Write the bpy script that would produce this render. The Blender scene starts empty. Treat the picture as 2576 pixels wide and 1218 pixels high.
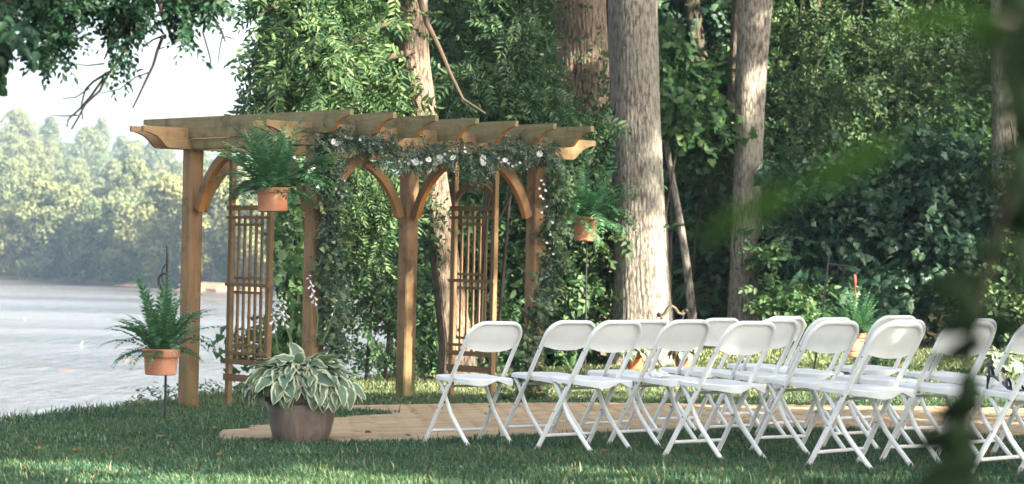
import bpy, math, numpy as np
from mathutils import Matrix, Vector
R = math.radians
sc = bpy.context.scene
COL = sc.collection
PI = math.pi

# ------------------------------------------------------------------ camera
CAM_Z = 1.21
cam_d = bpy.data.cameras.new('camera')
cam = bpy.data.objects.new('camera', cam_d)
COL.objects.link(cam)
cam_d.sensor_width = 36.0
cam_d.lens = 85.0
cam_d.clip_start = 0.05
cam_d.clip_end = 4000
cam.matrix_world = (Matrix.Translation((0, 0, CAM_Z)) @ Matrix.Rotation(R(90.3015), 4, 'X')
                    @ Matrix.Rotation(0.021, 4, 'Z'))
cam_d.dof.use_dof = True
cam_d.dof.focus_distance = 17.0
cam_d.dof.aperture_fstop = 5.0
sc.camera = cam

# ------------------------------------------------------------------ sky, sun, exposure
SUN_EL = R(29)
SUN_AZ = math.atan2(.80, -.60)                 # clockwise from +Y: right of and a little behind the camera
TO_SUN = Vector((math.sin(SUN_AZ) * math.cos(SUN_EL), math.cos(SUN_AZ) * math.cos(SUN_EL), math.sin(SUN_EL)))
world = bpy.data.worlds.new('World')
sc.world = world
world.use_nodes = True
wn, wl = world.node_tree.nodes, world.node_tree.links
wn.clear()
sky = wn.new('ShaderNodeTexSky')
sky.sky_type = 'NISHITA'
sky.sun_disc = False
sky.sun_elevation = SUN_EL
sky.sun_rotation = SUN_AZ
sky.air_density = 1.0
sky.dust_density = 4.0
sky.ozone_density = 1.0
hsv = wn.new('ShaderNodeHueSaturation')        # thin white summer overcast: little blue left in the sky
hsv.inputs['Saturation'].default_value = 0.52
bg = wn.new('ShaderNodeBackground')
bg.inputs['Strength'].default_value = 0.092
wo = wn.new('ShaderNodeOutputWorld')
wl.new(sky.outputs[0], hsv.inputs['Color'])
wl.new(hsv.outputs[0], bg.inputs['Color'])
wl.new(bg.outputs[0], wo.inputs['Surface'])
sun_d = bpy.data.lights.new('sun', 'SUN')
sun_d.energy = 5.0
sun_d.angle = R(0.55)
sun_d.color = (1.0, .91, .75)
sun = bpy.data.objects.new('sun', sun_d)
sun.rotation_mode = 'QUATERNION'
sun.rotation_quaternion = TO_SUN.to_track_quat('Z', 'Y')
sun.location = (20, -10, 30)
COL.objects.link(sun)
vs = sc.view_settings
vs.view_transform = 'Standard'
vs.look = 'None'
vs.gamma = 1.0
vs.use_curve_mapping = False
vs.exposure = 2.6
cy = sc.cycles
cy.use_denoising = True
cy.max_bounces = 8
cy.diffuse_bounces = 2
cy.glossy_bounces = 3
cy.transmission_bounces = 4
cy.volume_bounces = 0
cy.transparent_max_bounces = 8
cy.sample_clamp_indirect = 6.0

# ------------------------------------------------------------------ helpers: picture point at a depth -> place
F = 6082.0
def at(px, py, d):
    """The place seen at (px, py) of a 2576 px wide print of the photograph, d metres away."""
    x = px + .021 * (py - 609)
    y = py - .021 * (px - 1288)
    return Vector(((x - 1288) / F * d, d, CAM_Z + (641 - y) / F * d))

BRINK = [(-60, -22), (-22, 3), (-9, 14.2), (-4.0, 19.1), (-2.83, 23.6), (-1.75, 26.2), (-1.1, 30), (-.9, 45), (3, 75), (25, 150)]
_bx = np.array([p[0] for p in BRINK]); _by = np.array([p[1] for p in BRINK])
WATER_Z = -4.0
def brink_x(y):
    return np.interp(y, _by, _bx)
def lawn_z(x, y):
    x = np.asarray(x, float); y = np.asarray(y, float)
    yy = np.minimum(y, 25.0)
    z = .031 * np.clip(x, -12, 9) - .018 * (yy - 14.8)
    up = np.clip(y - 25, 0, 30) * .02 * np.clip((x - .5) / 3, 0, 1)
    return z + up + .012 * np.sin(x * 1.3 + 1) * np.cos(y * .9)
def ground_z(x, y):
    x = np.asarray(x, float); y = np.asarray(y, float)
    t = np.clip((brink_x(y) - x + .15) / 6.5, 0, 1)
    drop = 5.0 * (t * t * (3 - 2 * t)) + .35 * np.clip((brink_x(y) - x) / .5, 0, 1)
    return lawn_z(x, y) - drop
def gz(x, y):
    return float(ground_z(x, y))
def ground_at(px, py):
    d = 15.0
    for _ in range(40):
        p = at(px, py, d)
        h = CAM_Z - float(lawn_z(p.x, p.y))
        y = py - .021 * (px - 1288)
        d = .5 * d + .5 * F * h / (y - 641)
    p = at(px, py, d)
    return Vector((p.x, p.y, float(lawn_z(p.x, p.y))))

# ------------------------------------------------------------------ helpers: objects
def tag(o, label=None, cat=None, group=None, kind=None):
    if label: o['label'] = label
    if cat: o['category'] = cat
    if group: o['group'] = group
    if kind: o['kind'] = kind
    return o
def thing(name, label, cat, loc=(0, 0, 0), rz=0.0, group=None):
    o = bpy.data.objects.new(name, None)
    o.empty_display_size = .1
    COL.objects.link(o)
    o.location = loc
    o.rotation_euler = (0, 0, rz)
    return tag(o, label, cat, group)
def link(name, me, parent=None, mat=None):
    o = bpy.data.objects.new(name, me)
    COL.objects.link(o)
    if parent: o.parent = parent
    if mat is not None:
        o.matrix_local = mat
    return o
def copy_tree(o, parent=None):
    c = o.copy()
    COL.objects.link(c)
    if parent: c.parent = parent
    for ch in list(o.children):
        copy_tree(ch, c)
    return c

class MB:
    """Collects shapes and makes ONE mesh of them."""
    def __init__(s):
        s.v = []; s.f = []; s.mi = []
    def add(s, verts, faces, mi=0):
        n = len(s.v)
        s.v += [tuple(p) for p in verts]
        for k, f in enumerate(faces):
            s.f.append(tuple(i + n for i in f))
            s.mi.append(mi if isinstance(mi, int) else mi[k])
        return s
    def box(s, c, size, rot=None, mi=0):
        hx, hy, hz = size[0] / 2, size[1] / 2, size[2] / 2
        b = min(hx, hy, hz) * .18
        vs = []
        for sx in (-1, 1):
            for sy in (-1, 1):
                for sz in (-1, 1):
                    for ax in range(3):
                        p = [sx * (hx - b), sy * (hy - b), sz * (hz - b)]
                        p[ax] += (sx, sy, sz)[ax] * b
                        vs.append(Vector(p))
        def vi(sx, sy, sz, ax):
            return (((sx > 0) * 2 + (sy > 0)) * 2 + (sz > 0)) * 3 + ax
        fs = []
        for sg in (-1, 1):
            fs.append([vi(sg, a, b_, 0) for a, b_ in ((-1, -1), (1, -1), (1, 1), (-1, 1))][::sg])
            fs.append([vi(a, sg, b_, 1) for a, b_ in ((-1, -1), (-1, 1), (1, 1), (1, -1))][::sg])
            fs.append([vi(a, b_, sg, 2) for a, b_ in ((-1, -1), (1, -1), (1, 1), (-1, 1))][::sg])
        for a in (-1, 1):
            for b_ in (-1, 1):
                q = [vi(-1, a, b_, 1), vi(1, a, b_, 1), vi(1, a, b_, 2), vi(-1, a, b_, 2)]
                fs.append(q if a * b_ > 0 else q[::-1])
                q = [vi(a, -1, b_, 2), vi(a, 1, b_, 2), vi(a, 1, b_, 0), vi(a, -1, b_, 0)]
                fs.append(q if a * b_ > 0 else q[::-1])
                q = [vi(a, b_, -1, 0), vi(a, b_, 1, 0), vi(a, b_, 1, 1), vi(a, b_, -1, 1)]
                fs.append(q if a * b_ > 0 else q[::-1])
                for c_ in (-1, 1):
                    t = [vi(a, b_, c_, 0), vi(a, b_, c_, 1), vi(a, b_, c_, 2)]
                    fs.append(t if a * b_ * c_ > 0 else t[::-1])
        if rot is not None: vs = [rot @ p for p in vs]
        c = Vector(c)
        return s.add([p + c for p in vs], fs, mi)
    def tube(s, pts, r, n=8, caps=True, mi=0):
        pts = [Vector(p) for p in pts]
        m = len(pts)
        rr = r if isinstance(r, (list, tuple)) else [r] * m
        tg = [(pts[min(i + 1, m - 1)] - pts[max(i - 1, 0)]).normalized() for i in range(m)]
        u = tg[0].orthogonal().normalized()
        vs, fs = [], []
        for i in range(m):
            u = (u - tg[i] * u.dot(tg[i])).normalized()
            w = tg[i].cross(u)
            for k in range(n):
                a = 2 * PI * k / n
                vs.append(pts[i] + (u * math.cos(a) + w * math.sin(a)) * rr[i])
        for i in range(m - 1):
            for k in range(n):
                k2 = (k + 1) % n
                fs.append((i * n + k, i * n + k2, (i + 1) * n + k2, (i + 1) * n + k))
        if caps:
            fs.append(tuple(range(n))[::-1])
            fs.append(tuple((m - 1) * n + k for k in range(n)))
        return s.add(vs, fs, mi)
    def lathe(s, prof, n=40, c=(0, 0, 0), mi=0):
        vs, fs = [], []
        for r, z in prof:
            for k in range(n):
                a = 2 * PI * k / n
                vs.append((c[0] + r * math.cos(a), c[1] + r * math.sin(a), c[2] + z))
        for i in range(len(prof) - 1):
            for k in range(n):
                k2 = (k + 1) % n
                fs.append((i * n + k, i * n + k2, (i + 1) * n + k2, (i + 1) * n + k))
        fs.append(tuple(range(n))[::-1])
        fs.append(tuple((len(prof) - 1) * n + k for k in range(n)))
        return s.add(vs, fs, mi)
    def prism(s, outline, t0, t1, axes, mi=0, side_mi=None):
        """outline: 2-D points, counter-clockwise; axes(u, v, t) -> point."""
        n = len(outline)
        vs = [axes(u, v, t0) for u, v in outline] + [axes(u, v, t1) for u, v in outline]
        fs = [tuple(range(n))[::-1], tuple(range(n, 2 * n))]
        m = [mi, mi]
        for k in range(n):
            k2 = (k + 1) % n
            fs.append((k, k2, n + k2, n + k))
            m.append(side_mi[k] if side_mi else mi)
        return s.add(vs, fs, m)
    def ball(s, c, r, n=10, m=6, sq=(1, 1, 1), mi=0):
        prof = [(max(1e-4, math.sin(PI * i / m)) * r, -math.cos(PI * i / m) * r) for i in range(m + 1)]
        k = len(s.v)
        s.lathe(prof, n, (0, 0, 0), mi)
        for i in range(k, len(s.v)):
            p = s.v[i]
            s.v[i] = (p[0] * sq[0] + c[0], p[1] * sq[1] + c[1], p[2] * sq[2] + c[2])
        return s
    def mesh(s, name, mats, smooth=True, angle=35):
        me = bpy.data.meshes.new(name)
        me.from_pydata(s.v, [], s.f)
        for m in (mats if isinstance(mats, (list, tuple)) else [mats]): me.materials.append(m)
        if any(s.mi): me.polygons.foreach_set('material_index', s.mi)
        me.update()
        if smooth:
            me.polygons.foreach_set('use_smooth', [True] * len(me.polygons))
            try: me.set_sharp_from_angle(angle=R(angle))
            except Exception: pass
        return me
    def build(s, name, mats, parent=None, mat=None, smooth=True, angle=35):
        return link(name, s.mesh(name, mats, smooth, angle), parent, mat)

def np_mesh(name, V, face_lens, loops, mat, smooth=False):
    me = bpy.data.meshes.new(name)
    me.vertices.add(len(V))
    me.vertices.foreach_set('co', np.ascontiguousarray(V, np.float32).ravel())
    me.loops.add(len(loops))
    me.loops.foreach_set('vertex_index', np.ascontiguousarray(loops, np.int32))
    starts = np.zeros(len(face_lens), np.int32)
    starts[1:] = np.cumsum(face_lens)[:-1]
    me.polygons.add(len(face_lens))
    me.polygons.foreach_set('loop_start', starts)
    if mat is not None: me.materials.append(mat)
    if smooth: me.polygons.foreach_set('use_smooth', np.ones(len(face_lens), bool))
    me.update(calc_edges=True)
    return me

def cloud_arrays(tv, tf, M, T):
    """N placed copies of a small template as arrays."""
    N, k = len(T), len(tv)
    V = (np.einsum('nij,kj->nki', M, tv) + T[:, None, :]).reshape(-1, 3)
    fl = np.tile(np.array([len(f) for f in tf], np.int32), N)
    lp = np.concatenate([np.array(f, np.int32) for f in tf])
    L = (lp[None, :] + (np.arange(N, dtype=np.int32) * k)[:, None]).ravel()
    return V, fl, L
def join_arrays(parts):
    Vs, fls, Ls, o = [], [], [], 0
    for V, fl, L in parts:
        Vs.append(V); fls.append(fl); Ls.append(L + o); o += len(V)
    return np.concatenate(Vs), np.concatenate(fls), np.concatenate(Ls)

def norm(a):
    return a / np.maximum(np.linalg.norm(a, axis=-1, keepdims=True), 1e-9)
def frames(d, up):
    x = norm(d)
    z = norm(up - (up * x).sum(-1, keepdims=True) * x)
    y = np.cross(z, x)
    return np.stack([x, y, z], axis=-1)

# ------------------------------------------------------------------ materials
class N:
    def __init__(s, name):
        s.m = bpy.data.materials.new(name)
        s.m.use_nodes = True
        s.t = s.m.node_tree
        s.t.nodes.clear()
        s.out = s.t.nodes.new('ShaderNodeOutputMaterial')
    def n(s, typ, ins=None, **props):
        nd = s.t.nodes.new('ShaderNode' + typ)
        for k, v in props.items(): setattr(nd, k, v)
        for k, v in (ins or {}).items():
            sk = nd.inputs[k]
            if isinstance(v, bpy.types.NodeSocket): s.t.links.new(v, sk)
            else:
                if isinstance(v, (tuple, list)) and len(v) == 3 and sk.type == 'RGBA': v = (*v, 1)
                sk.default_value = v
        return nd
    def noise(s, vec, scale, detail=4, rough=.55, dist=0.0):
        return s.n('TexNoise', {'Vector': vec, 'Scale': scale, 'Detail': detail, 'Roughness': rough, 'Distortion': dist}).outputs[0]
    def obj(s, scale=(1, 1, 1), rand=True):
        tc = s.n('TexCoord')
        v = tc.outputs['Object']
        if rand:
            oi = s.n('ObjectInfo')
            mm = s.n('Math', {0: oi.outputs['Random'], 1: 37.0}, operation='MULTIPLY')
            v = s.n('VectorMath', {0: v, 1: mm.outputs[0]}, operation='ADD').outputs[0]
        return s.n('Mapping', {'Vector': v, 'Scale': scale}).outputs[0]
    def pos(s, scale=(1, 1, 1)):
        g = s.n('NewGeometry')
        return s.n('Mapping', {'Vector': g.outputs['Position'], 'Scale': scale}).outputs[0]
    def ramp(s, fac, stops):
        nd = s.n('ValToRGB', {'Fac': fac})
        el = nd.color_ramp.elements
        while len(el) < len(stops): el.new(.5)
        for e, (p, c) in zip(el, stops):
            e.position = p
            e.color = (*c, 1) if len(c) == 3 else c
        return nd.outputs[0]
    def mix(s, fac, a, b, blend='MIX'):
        nd = s.n('Mix', data_type='RGBA', blend_type=blend)
        for k, v in ((0, fac), (6, a), (7, b)):
            if isinstance(v, bpy.types.NodeSocket): s.t.links.new(v, nd.inputs[k])
            else: nd.inputs[k].default_value = (*v, 1) if isinstance(v, (tuple, list)) and len(v) == 3 else v
        return nd.outputs[2]
    def bump(s, h, strength=.4, dist=.01):
        return s.n('Bump', {'Height': h, 'Strength': strength, 'Distance': dist}).outputs[0]
    def bsdf(s, color, rough=.6, spec=.3, normal=None, **kw):
        ins = {'Base Color': color, 'Roughness': rough, 'Specular IOR Level': spec}
        if normal is not None: ins['Normal'] = normal
        ins.update(kw)
        return s.n('BsdfPrincipled', ins).outputs[0]
    def done(s, shader):
        s.t.links.new(shader, s.out.inputs['Surface'])
        return s.m

def leaf_mat(name, dark, light, tcol, tfac=.3, rough=.48, spec=.16, obj_rand=0.0):
    b = N(name)
    g = b.n('NewGeometry')
    r = g.outputs['Random Per Island']
    col = b.ramp(r, [(0.0, dark), (.55, tuple((a + c) / 2 for a, c in zip(dark, light))), (.88, light), (1.0, tuple(min(.8, c * 1.35 + a) for c, a in zip(light, (.030, .016, .012))))])
    if obj_rand:
        oi = b.n('ObjectInfo')
        col = b.mix(b.n('Math', {0: oi.outputs['Random'], 1: obj_rand}, operation='MULTIPLY').outputs[0], col, tuple(c * 1.0 for c in (light[0] * 1.35, light[1] * 1.12, light[2] * .95)))
    p = b.bsdf(col, rough, spec)
    t = b.n('BsdfTranslucent', {'Color': b.mix(.6, col, tcol)}).outputs[0]
    return b.done(b.n('MixShader', {0: tfac, 1: p, 2: t}).outputs[0])

def wood_mat(name, axis, cols, stain=(.10, .10, .045), stain_amt=.45, rough=.75, algae=False):
    b = N(name)
    s = {'x': (1.2, 22, 22), 'y': (22, 1.2, 22), 'z': (22, 22, 1.2)}[axis]
    v = b.obj(s)
    gr = b.noise(v, 1.6, 6, .65, .6)
    fine = b.noise(b.obj(tuple(k * 5 for k in s)), 1.5, 3)
    col = b.ramp(gr, [(.25, cols[0]), (.5, cols[1]), (.75, cols[2])])
    col = b.mix(.35, col, b.ramp(fine, [(.3, tuple(c * .55 for c in cols[1])), (.7, tuple(min(1, c * 1.3) for c in cols[1]))]))
    big = b.noise(b.obj((2.2, 2.2, 2.2)), 1.3, 5, .6)
    col = b.mix(b.ramp(big, [(.42, (0, 0, 0)), (.68, (stain_amt,) * 3)]), col, stain)
    big2 = b.noise(b.obj((5, 5, 5)), 1.1, 4, .6)
    col = b.mix(b.ramp(big2, [(.52, (0, 0, 0)), (.72, (.7,) * 3)]), col, tuple(c * .35 for c in cols[0]))
    if algae:
        z = b.n('SeparateXYZ', {0: b.n('TexCoord').outputs['Object']}).outputs[2]
        zz = b.n('MapRange', {'Value': z, 'From Min': .75, 'From Max': .0}).outputs[0]
        nn = b.noise(b.obj((5, 5, 2)), 1.5, 4)
        al = b.n('Math', {0: zz, 1: b.ramp(nn, [(.35, (0, 0, 0)), (.62, (1, 1, 1))])}, operation='MULTIPLY').outputs[0]
        col = b.mix(b.n('Math', {0: al, 1: .8}, operation='MULTIPLY').outputs[0], col, (.07, .085, .03))
    return b.done(b.bsdf(col, rough, .25, b.bump(gr, .35, .004)))

W_COL = [(.12, .068, .034), (.245, .142, .070), (.34, .215, .115)]
WR_COL = [(.13, .10, .046), (.225, .175, .085), (.31, .245, .125)]
M = {}
M['post'] = wood_mat('post_wood', 'z', W_COL, (.12, .095, .05), .35, algae=True)
M['beam'] = wood_mat('beam_wood', 'x', [(.18, .105, .050), (.29, .18, .092), (.38, .255, .14)], (.17, .13, .06), .5)
M['rafter'] = wood_mat('rafter_wood', 'y', WR_COL, (.125, .12, .058), .5)
M['brace'] = wood_mat('brace_wood', 'z', [(.12, .066, .030), (.21, .118, .052), (.29, .17, .078)], (.10, .08, .042), .4)
M['cut'] = wood_mat('bounce_lit_cut_wood', 'z', [(.32, .12, .025), (.43, .165, .036), (.52, .22, .055)], (.3, .10, .03), .2)  # less weathered sawn wood, with warm bounced sunlight painted into its orange
M['trellis'] = wood_mat('trellis_wood', 'z', [(.11, .064, .032), (.18, .108, .052), (.26, .165, .082)], (.10, .085, .04), .4)
M['trellis_rail'] = wood_mat('trellis_rail_wood', 'y', [(.11, .064, .032), (.18, .108, .052), (.26, .165, .082)], (.10, .085, .04), .4)

def simple(name, col, rough=.5, spec=.4, noise=None, metallic=0.0, bump=None):
    b = N(name)
    c = col
    nrm = None
    if noise:
        sc_, amt, dark = noise
        nn = b.noise(b.obj((1, 1, 1)), sc_, 5, .6)
        c = b.mix(b.ramp(nn, [(.40, (0, 0, 0)), (.72, (amt,) * 3)]), col, dark)
        if bump: nrm = b.bump(nn, bump[0], bump[1])
    return b.done(b.bsdf(c, rough, spec, nrm, Metallic=metallic))
M['plastic'] = simple('white_plastic', (.80, .80, .785), .38, .45, (9, .12, (.62, .61, .57)))
M['frame'] = simple('white_painted_tube', (.78, .785, .77), .35, .5, (14, .22, (.58, .54, .46)))
def aged_white(name, base, rough, dirt, sc_):
    b = N(name)
    oi = b.n('ObjectInfo')
    n1 = b.noise(b.obj((1, 1, 1)), sc_, 5, .65)
    n2 = b.noise(b.obj((1, 1, .3)), sc_ * 5, 4, .7)
    c = b.mix(b.n('Math', {0: oi.outputs['Random'], 1: .38}, operation='MULTIPLY').outputs[0], base, (.70, .665, .58))
    c = b.mix(b.ramp(n1, [(.45, (0, 0, 0)), (.75, (.30, .30, .30))]), c, dirt)
    c = b.mix(b.ramp(n2, [(.62, (0, 0, 0)), (.72, (.45, .45, .45))]), c, dirt)
    return b.done(b.bsdf(c, rough, .45))
M['plastic'] = aged_white('white_plastic', (.80, .805, .80), .40, (.56, .55, .50), 7)
M['frame'] = aged_white('white_painted_tube', (.78, .785, .775), .38, (.50, .44, .35), 11)
M['cap'] = simple('foot_cap_plastic', (.62, .59, .52), .7, .3, (30, .8, (.26, .21, .13)))
M['steel'] = simple('rivet_steel', (.25, .25, .27), .4, .5, None, .8)
M['iron'] = simple('black_iron', (.018, .018, .022), .5, .4, (20, .4, (.05, .04, .035)))
M['terracotta'] = simple('terracotta', (.50, .185, .095), .78, .25, (7, .65, (.62, .36, .25)), 0, (.15, .003))
M['terracotta_red'] = simple('terracotta_red', (.47, .15, .06), .75, .25, (6, .5, (.34, .10, .045)), 0, (.15, .003))
M['soil'] = simple('potting_soil', (.03, .02, .013), .95, .1)
M['tissue'] = simple('white_tissue', (.82, .82, .80), .9, .1)
M['navy'] = simple('navy_leather', (.012, .016, .035), .4, .5)
M['cream'] = simple('cream_leather', (.62, .55, .44), .5, .4)
M['petal'] = simple('white_petals', (.80, .80, .74), .7, .2)
M['lavender'] = simple('pale_lavender_petals', (.60, .50, .56), .6, .25, (40, .5, (.70, .64, .62)))
M['stem'] = simple('green_stem', (.09, .15, .045), .6, .3)
M['twig'] = simple('dark_twig', (.035, .026, .022), .85, .2)
M['limb'] = simple('brown_limb', (.085, .062, .045), .9, .1, (12, .6, (.045, .034, .026)))
M['dry_leaf'] = leaf_mat('dry_leaf', (.16, .055, .02), (.28, .12, .045), (.3, .12, .04), .15)
M['rock'] = simple('shore_rock', (.17, .115, .075), .9, .2, (.9, .7, (.11, .085, .065)), 0, (.5, .2))
M['driftwood'] = simple('driftwood', (.30, .26, .22), .9, .2)
M['near_stem'] = simple('near_black_stem', (.008, .009, .006), .9, .05)
M['wire'] = simple('hanger_wire', (.06, .06, .06), .5, .4)

def glaze():
    b = N('weathered_brown_glaze')
    v = b.obj((1, 1, 1))
    n1 = b.noise(b.obj((5, 5, 1.3)), 1.6, 6, .6, 1.0)
    n2 = b.noise(v, 9, 6, .65)
    c = b.ramp(n1, [(.32, (.075, .060, .052)), (.5, (.155, .118, .098)), (.68, (.24, .175, .145))])
    c = b.mix(b.ramp(n2, [(.5, (0, 0, 0)), (.75, (.6, .6, .6))]), c, (.085, .075, .065))
    n3 = b.noise(b.obj((7, 7, 2.2)), 1.1, 3, .5, .7)
    c = b.mix(b.ramp(n3, [(.60, (0, 0, 0)), (.64, (.75, .75, .75))]), c, (.062, .05, .045))
    return b.done(b.bsdf(c, .5, .4, b.bump(n2, .25, .004)))
M['glaze'] = glaze()

def bark(name, cols, scale=1.0, ridge=.9):
    b = N(name)
    vo = b.n('TexVoronoi', {'Vector': b.obj((30 * scale, 30 * scale, 8.5 * scale)), 'Scale': 1.0, 'Randomness': 1.0}, feature='F1')
    ns = b.noise(b.obj((26 * scale, 26 * scale, 7 * scale)), 1.5, 7, .7, 1.6)
    big = b.noise(b.obj((.8, .8, .5)), 1.7, 4)
    fine = b.noise(b.obj((60, 60, 18)), 1.3, 4, .7)
    h = b.n('Math', {0: b.n('Math', {0: vo.outputs['Distance'], 1: -.55}, operation='MULTIPLY').outputs[0], 1: ns}, operation='ADD').outputs[0]
    c = b.ramp(h, [(0.05, tuple(k * .6 for k in cols[0])), (.17, cols[1]), (.33, cols[2])])
    c = b.mix(.3, c, b.ramp(fine, [(.3, cols[0]), (.7, cols[2])]))
    c = b.mix(b.ramp(big, [(.45, (0, 0, 0)), (.72, (.45, .45, .45))]), c, cols[3])
    return b.done(b.bsdf(c, .92, .15, b.bump(h, ridge, .035)))
M['bark_grey'] = bark('grey_bark', [(.080, .068, .056), (.215, .185, .153), (.36, .32, .27), (.20, .20, .165)])
M['bark_tan'] = bark('tan_bark', [(.070, .050, .037), (.195, .145, .108), (.30, .23, .172), (.17, .14, .105)])
M['bark_dark'] = bark('dark_bark', [(.03, .024, .02), (.085, .065, .05), (.15, .115, .09), (.05, .06, .035)])

# leaves
M['lf_walnut'] = leaf_mat('walnut_leaf', (.011, .040, .019), (.090, .140, .052), (.10, .23, .05), .20)
M['lf_bank'] = leaf_mat('bank_bush_leaf', (.010, .040, .021), (.084, .138, .058), (.09, .21, .05), .20)
M['lf_maple'] = leaf_mat('maple_leaf', (.009, .038, .025), (.060, .108, .060), (.06, .19, .07), .22, .42, .30)
M['lf_beech'] = leaf_mat('beech_leaf', (.011, .038, .020), (.094, .142, .054), (.10, .22, .05), .20)
M['lf_young'] = leaf_mat('young_leaf', (.032, .085, .036), (.095, .160, .066), (.17, .31, .07), .33)
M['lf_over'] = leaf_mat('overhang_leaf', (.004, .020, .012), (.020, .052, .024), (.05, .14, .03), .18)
M['lf_far'] = leaf_mat('far_leaf', (.050, .080, .040), (.145, .166, .080), (.16, .20, .06), .12, .8, .1, obj_rand=.55)
M['lf_fern'] = leaf_mat('fern_leaf', (.022, .080, .042), (.085, .195, .080), (.08, .25, .07), .26, .5, .3)
M['lf_garland'] = leaf_mat('garland_leaf', (.022, .062, .040), (.16, .215, .155), (.12, .19, .07), .18, .5, .35)
M['lf_ivy'] = leaf_mat('ivy_leaf', (.025, .060, .032), (.12, .15, .075), (.10, .24, .07), .25)
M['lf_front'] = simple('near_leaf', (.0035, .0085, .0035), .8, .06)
M['hosta_green'] = leaf_mat('hosta_green', (.10, .17, .11), (.17, .245, .155), (.16, .28, .10), .16, .5, .35)
M['hosta_cream'] = leaf_mat('hosta_cream', (.50, .53, .34), (.62, .62, .44), (.5, .52, .25), .2, .5, .35)
def near_green():
    b = N('near_green_leaf')
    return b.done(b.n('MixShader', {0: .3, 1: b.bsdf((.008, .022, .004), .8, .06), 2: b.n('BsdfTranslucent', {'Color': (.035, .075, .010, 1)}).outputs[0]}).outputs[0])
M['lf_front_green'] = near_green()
def grass_material():
    b = N('grass_blade')
    g = b.n('NewGeometry')
    c = b.ramp(g.outputs['Random Per Island'], [(0, (.009, .048, .030)), (.5, (.026, .088, .048)), (.84, (.075, .130, .060)), (.96, (.19, .19, .095)), (1, (.30, .24, .14))])
    nn = b.noise(b.pos(), .55, 3)
    dry = b.n('MapRange', {'Value': b.n('SeparateXYZ', {0: g.outputs['Position']}).outputs[1], 'From Min': 20.5, 'From Max': 24.5}).outputs[0]  # blades turn yellower with distance, from the pergola onward
    dr = b.n('Math', {0: dry, 1: .55}, operation='MULTIPLY').outputs[0]
    c = b.mix(dr, c, b.ramp(g.outputs['Random Per Island'], [(0, (.085, .12, .045)), (.6, (.22, .21, .085)), (1, (.36, .30, .15))]))
    c = b.mix(b.ramp(nn, [(.45, (0, 0, 0)), (.75, (.5, .5, .5))]), c, (.085, .135, .05))
    p = b.bsdf(c, .55, .25)
    t = b.n('BsdfTranslucent', {'Color': b.mix(.5, c, (.20, .25, .08))}).outputs[0]
    return b.done(b.n('MixShader', {0: .25, 1: p, 2: t}).outputs[0])
M['grass'] = grass_material()
def ground_material():
    b = N('lawn_soil')
    n1 = b.noise(b.pos(), 1.1, 5)
    n2 = b.noise(b.pos(), 14, 5)
    c = b.ramp(n1, [(.35, (.018, .060, .030)), (.65, (.040, .085, .040))])
    c = b.mix(b.ramp(n2, [(.45, (0, 0, 0)), (.7, (.7, .7, .7))]), c, (.085, .075, .042))
    g = b.n('NewGeometry')
    y = b.n('SeparateXYZ', {0: g.outputs['Position']}).outputs[1]
    far = b.n('MapRange', {'Value': y, 'From Min': 31, 'From Max': 34}).outputs[0]
    c = b.mix(far, c, (.05, .042, .026))
    return b.done(b.bsdf(c, .95, .1, b.bump(n2, .4, .02)))
M['ground'] = ground_material()
def water_material():
    b = N('river_water')
    n1 = b.noise(b.pos((.9, .20, 1)), 1.0, 5, .65, .8)
    n2 = b.noise(b.pos((2.6, .7, 1)), 1.0, 4, .65)
    n3 = b.noise(b.pos((.012, .05, 1)), 1.0, 3)
    h = b.n('Math', {0: n1, 1: b.n('Math', {0: n2, 1: .35}, operation='MULTIPLY').outputs[0]}, operation='ADD').outputs[0]
    c = b.ramp(n3, [(.4, (.07, .068, .07)), (.65, (.11, .10, .10))])
    rg = b.n('MapRange', {'Value': n3, 'From Min': .35, 'From Max': .65, 'To Min': .08, 'To Max': .20}).outputs[0]
    return b.done(b.bsdf(c, rg, 1.0, b.bump(h, 1.0, .5), IOR=1.5))
M['water'] = water_material()
def paver_material():
    b = N('tan_paver')
    oi = b.n('ObjectInfo')
    g = b.n('NewGeometry')
    n1 = b.noise(b.pos(), 22, 5, .65)
    r = b.n('Math', {0: b.n('Math', {0: oi.outputs['Random'], 1: g.outputs['Random Per Island']}, operation='ADD').outputs[0], 1: 1.0}, operation='MODULO').outputs[0]
    c = b.ramp(r, [(0, (.30, .21, .12)), (.5, (.365, .268, .155)), (1, (.43, .325, .20))])
    c = b.mix(b.ramp(n1, [(.4, (0, 0, 0)), (.75, (.6, .6, .6))]), c, (.28, .195, .125))
    n2 = b.noise(b.pos(), 1.4, 4)
    c = b.mix(b.ramp(n2, [(.48, (0, 0, 0)), (.7, (.35, .35, .35))]), c, (.24, .19, .13))
    return b.done(b.bsdf(c, .88, .2, b.bump(n1, .3, .003)))
M['paver'] = paver_material()
M['joint'] = simple('joint_sand', (.13, .092, .06), .95, .1)
def hill_material():
    b = N('wooded_hillside')
    n1 = b.noise(b.pos(), .12, 6)
    c = b.ramp(n1, [(.35, (.030, .042, .018)), (.65, (.07, .085, .035))])
    z = b.n('SeparateXYZ', {0: b.n('NewGeometry').outputs['Position']}).outputs[2]
    shore = b.n('MapRange', {'Value': z, 'From Min': -3.0, 'From Max': -3.5}).outputs[0]
    c = b.mix(shore, c, b.ramp(b.noise(b.pos(), .5, 4), [(.3, (.09, .075, .06)), (.7, (.20, .165, .13))]))
    return b.done(b.bsdf(c, .95, .1))
M['hill'] = hill_material()

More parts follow.
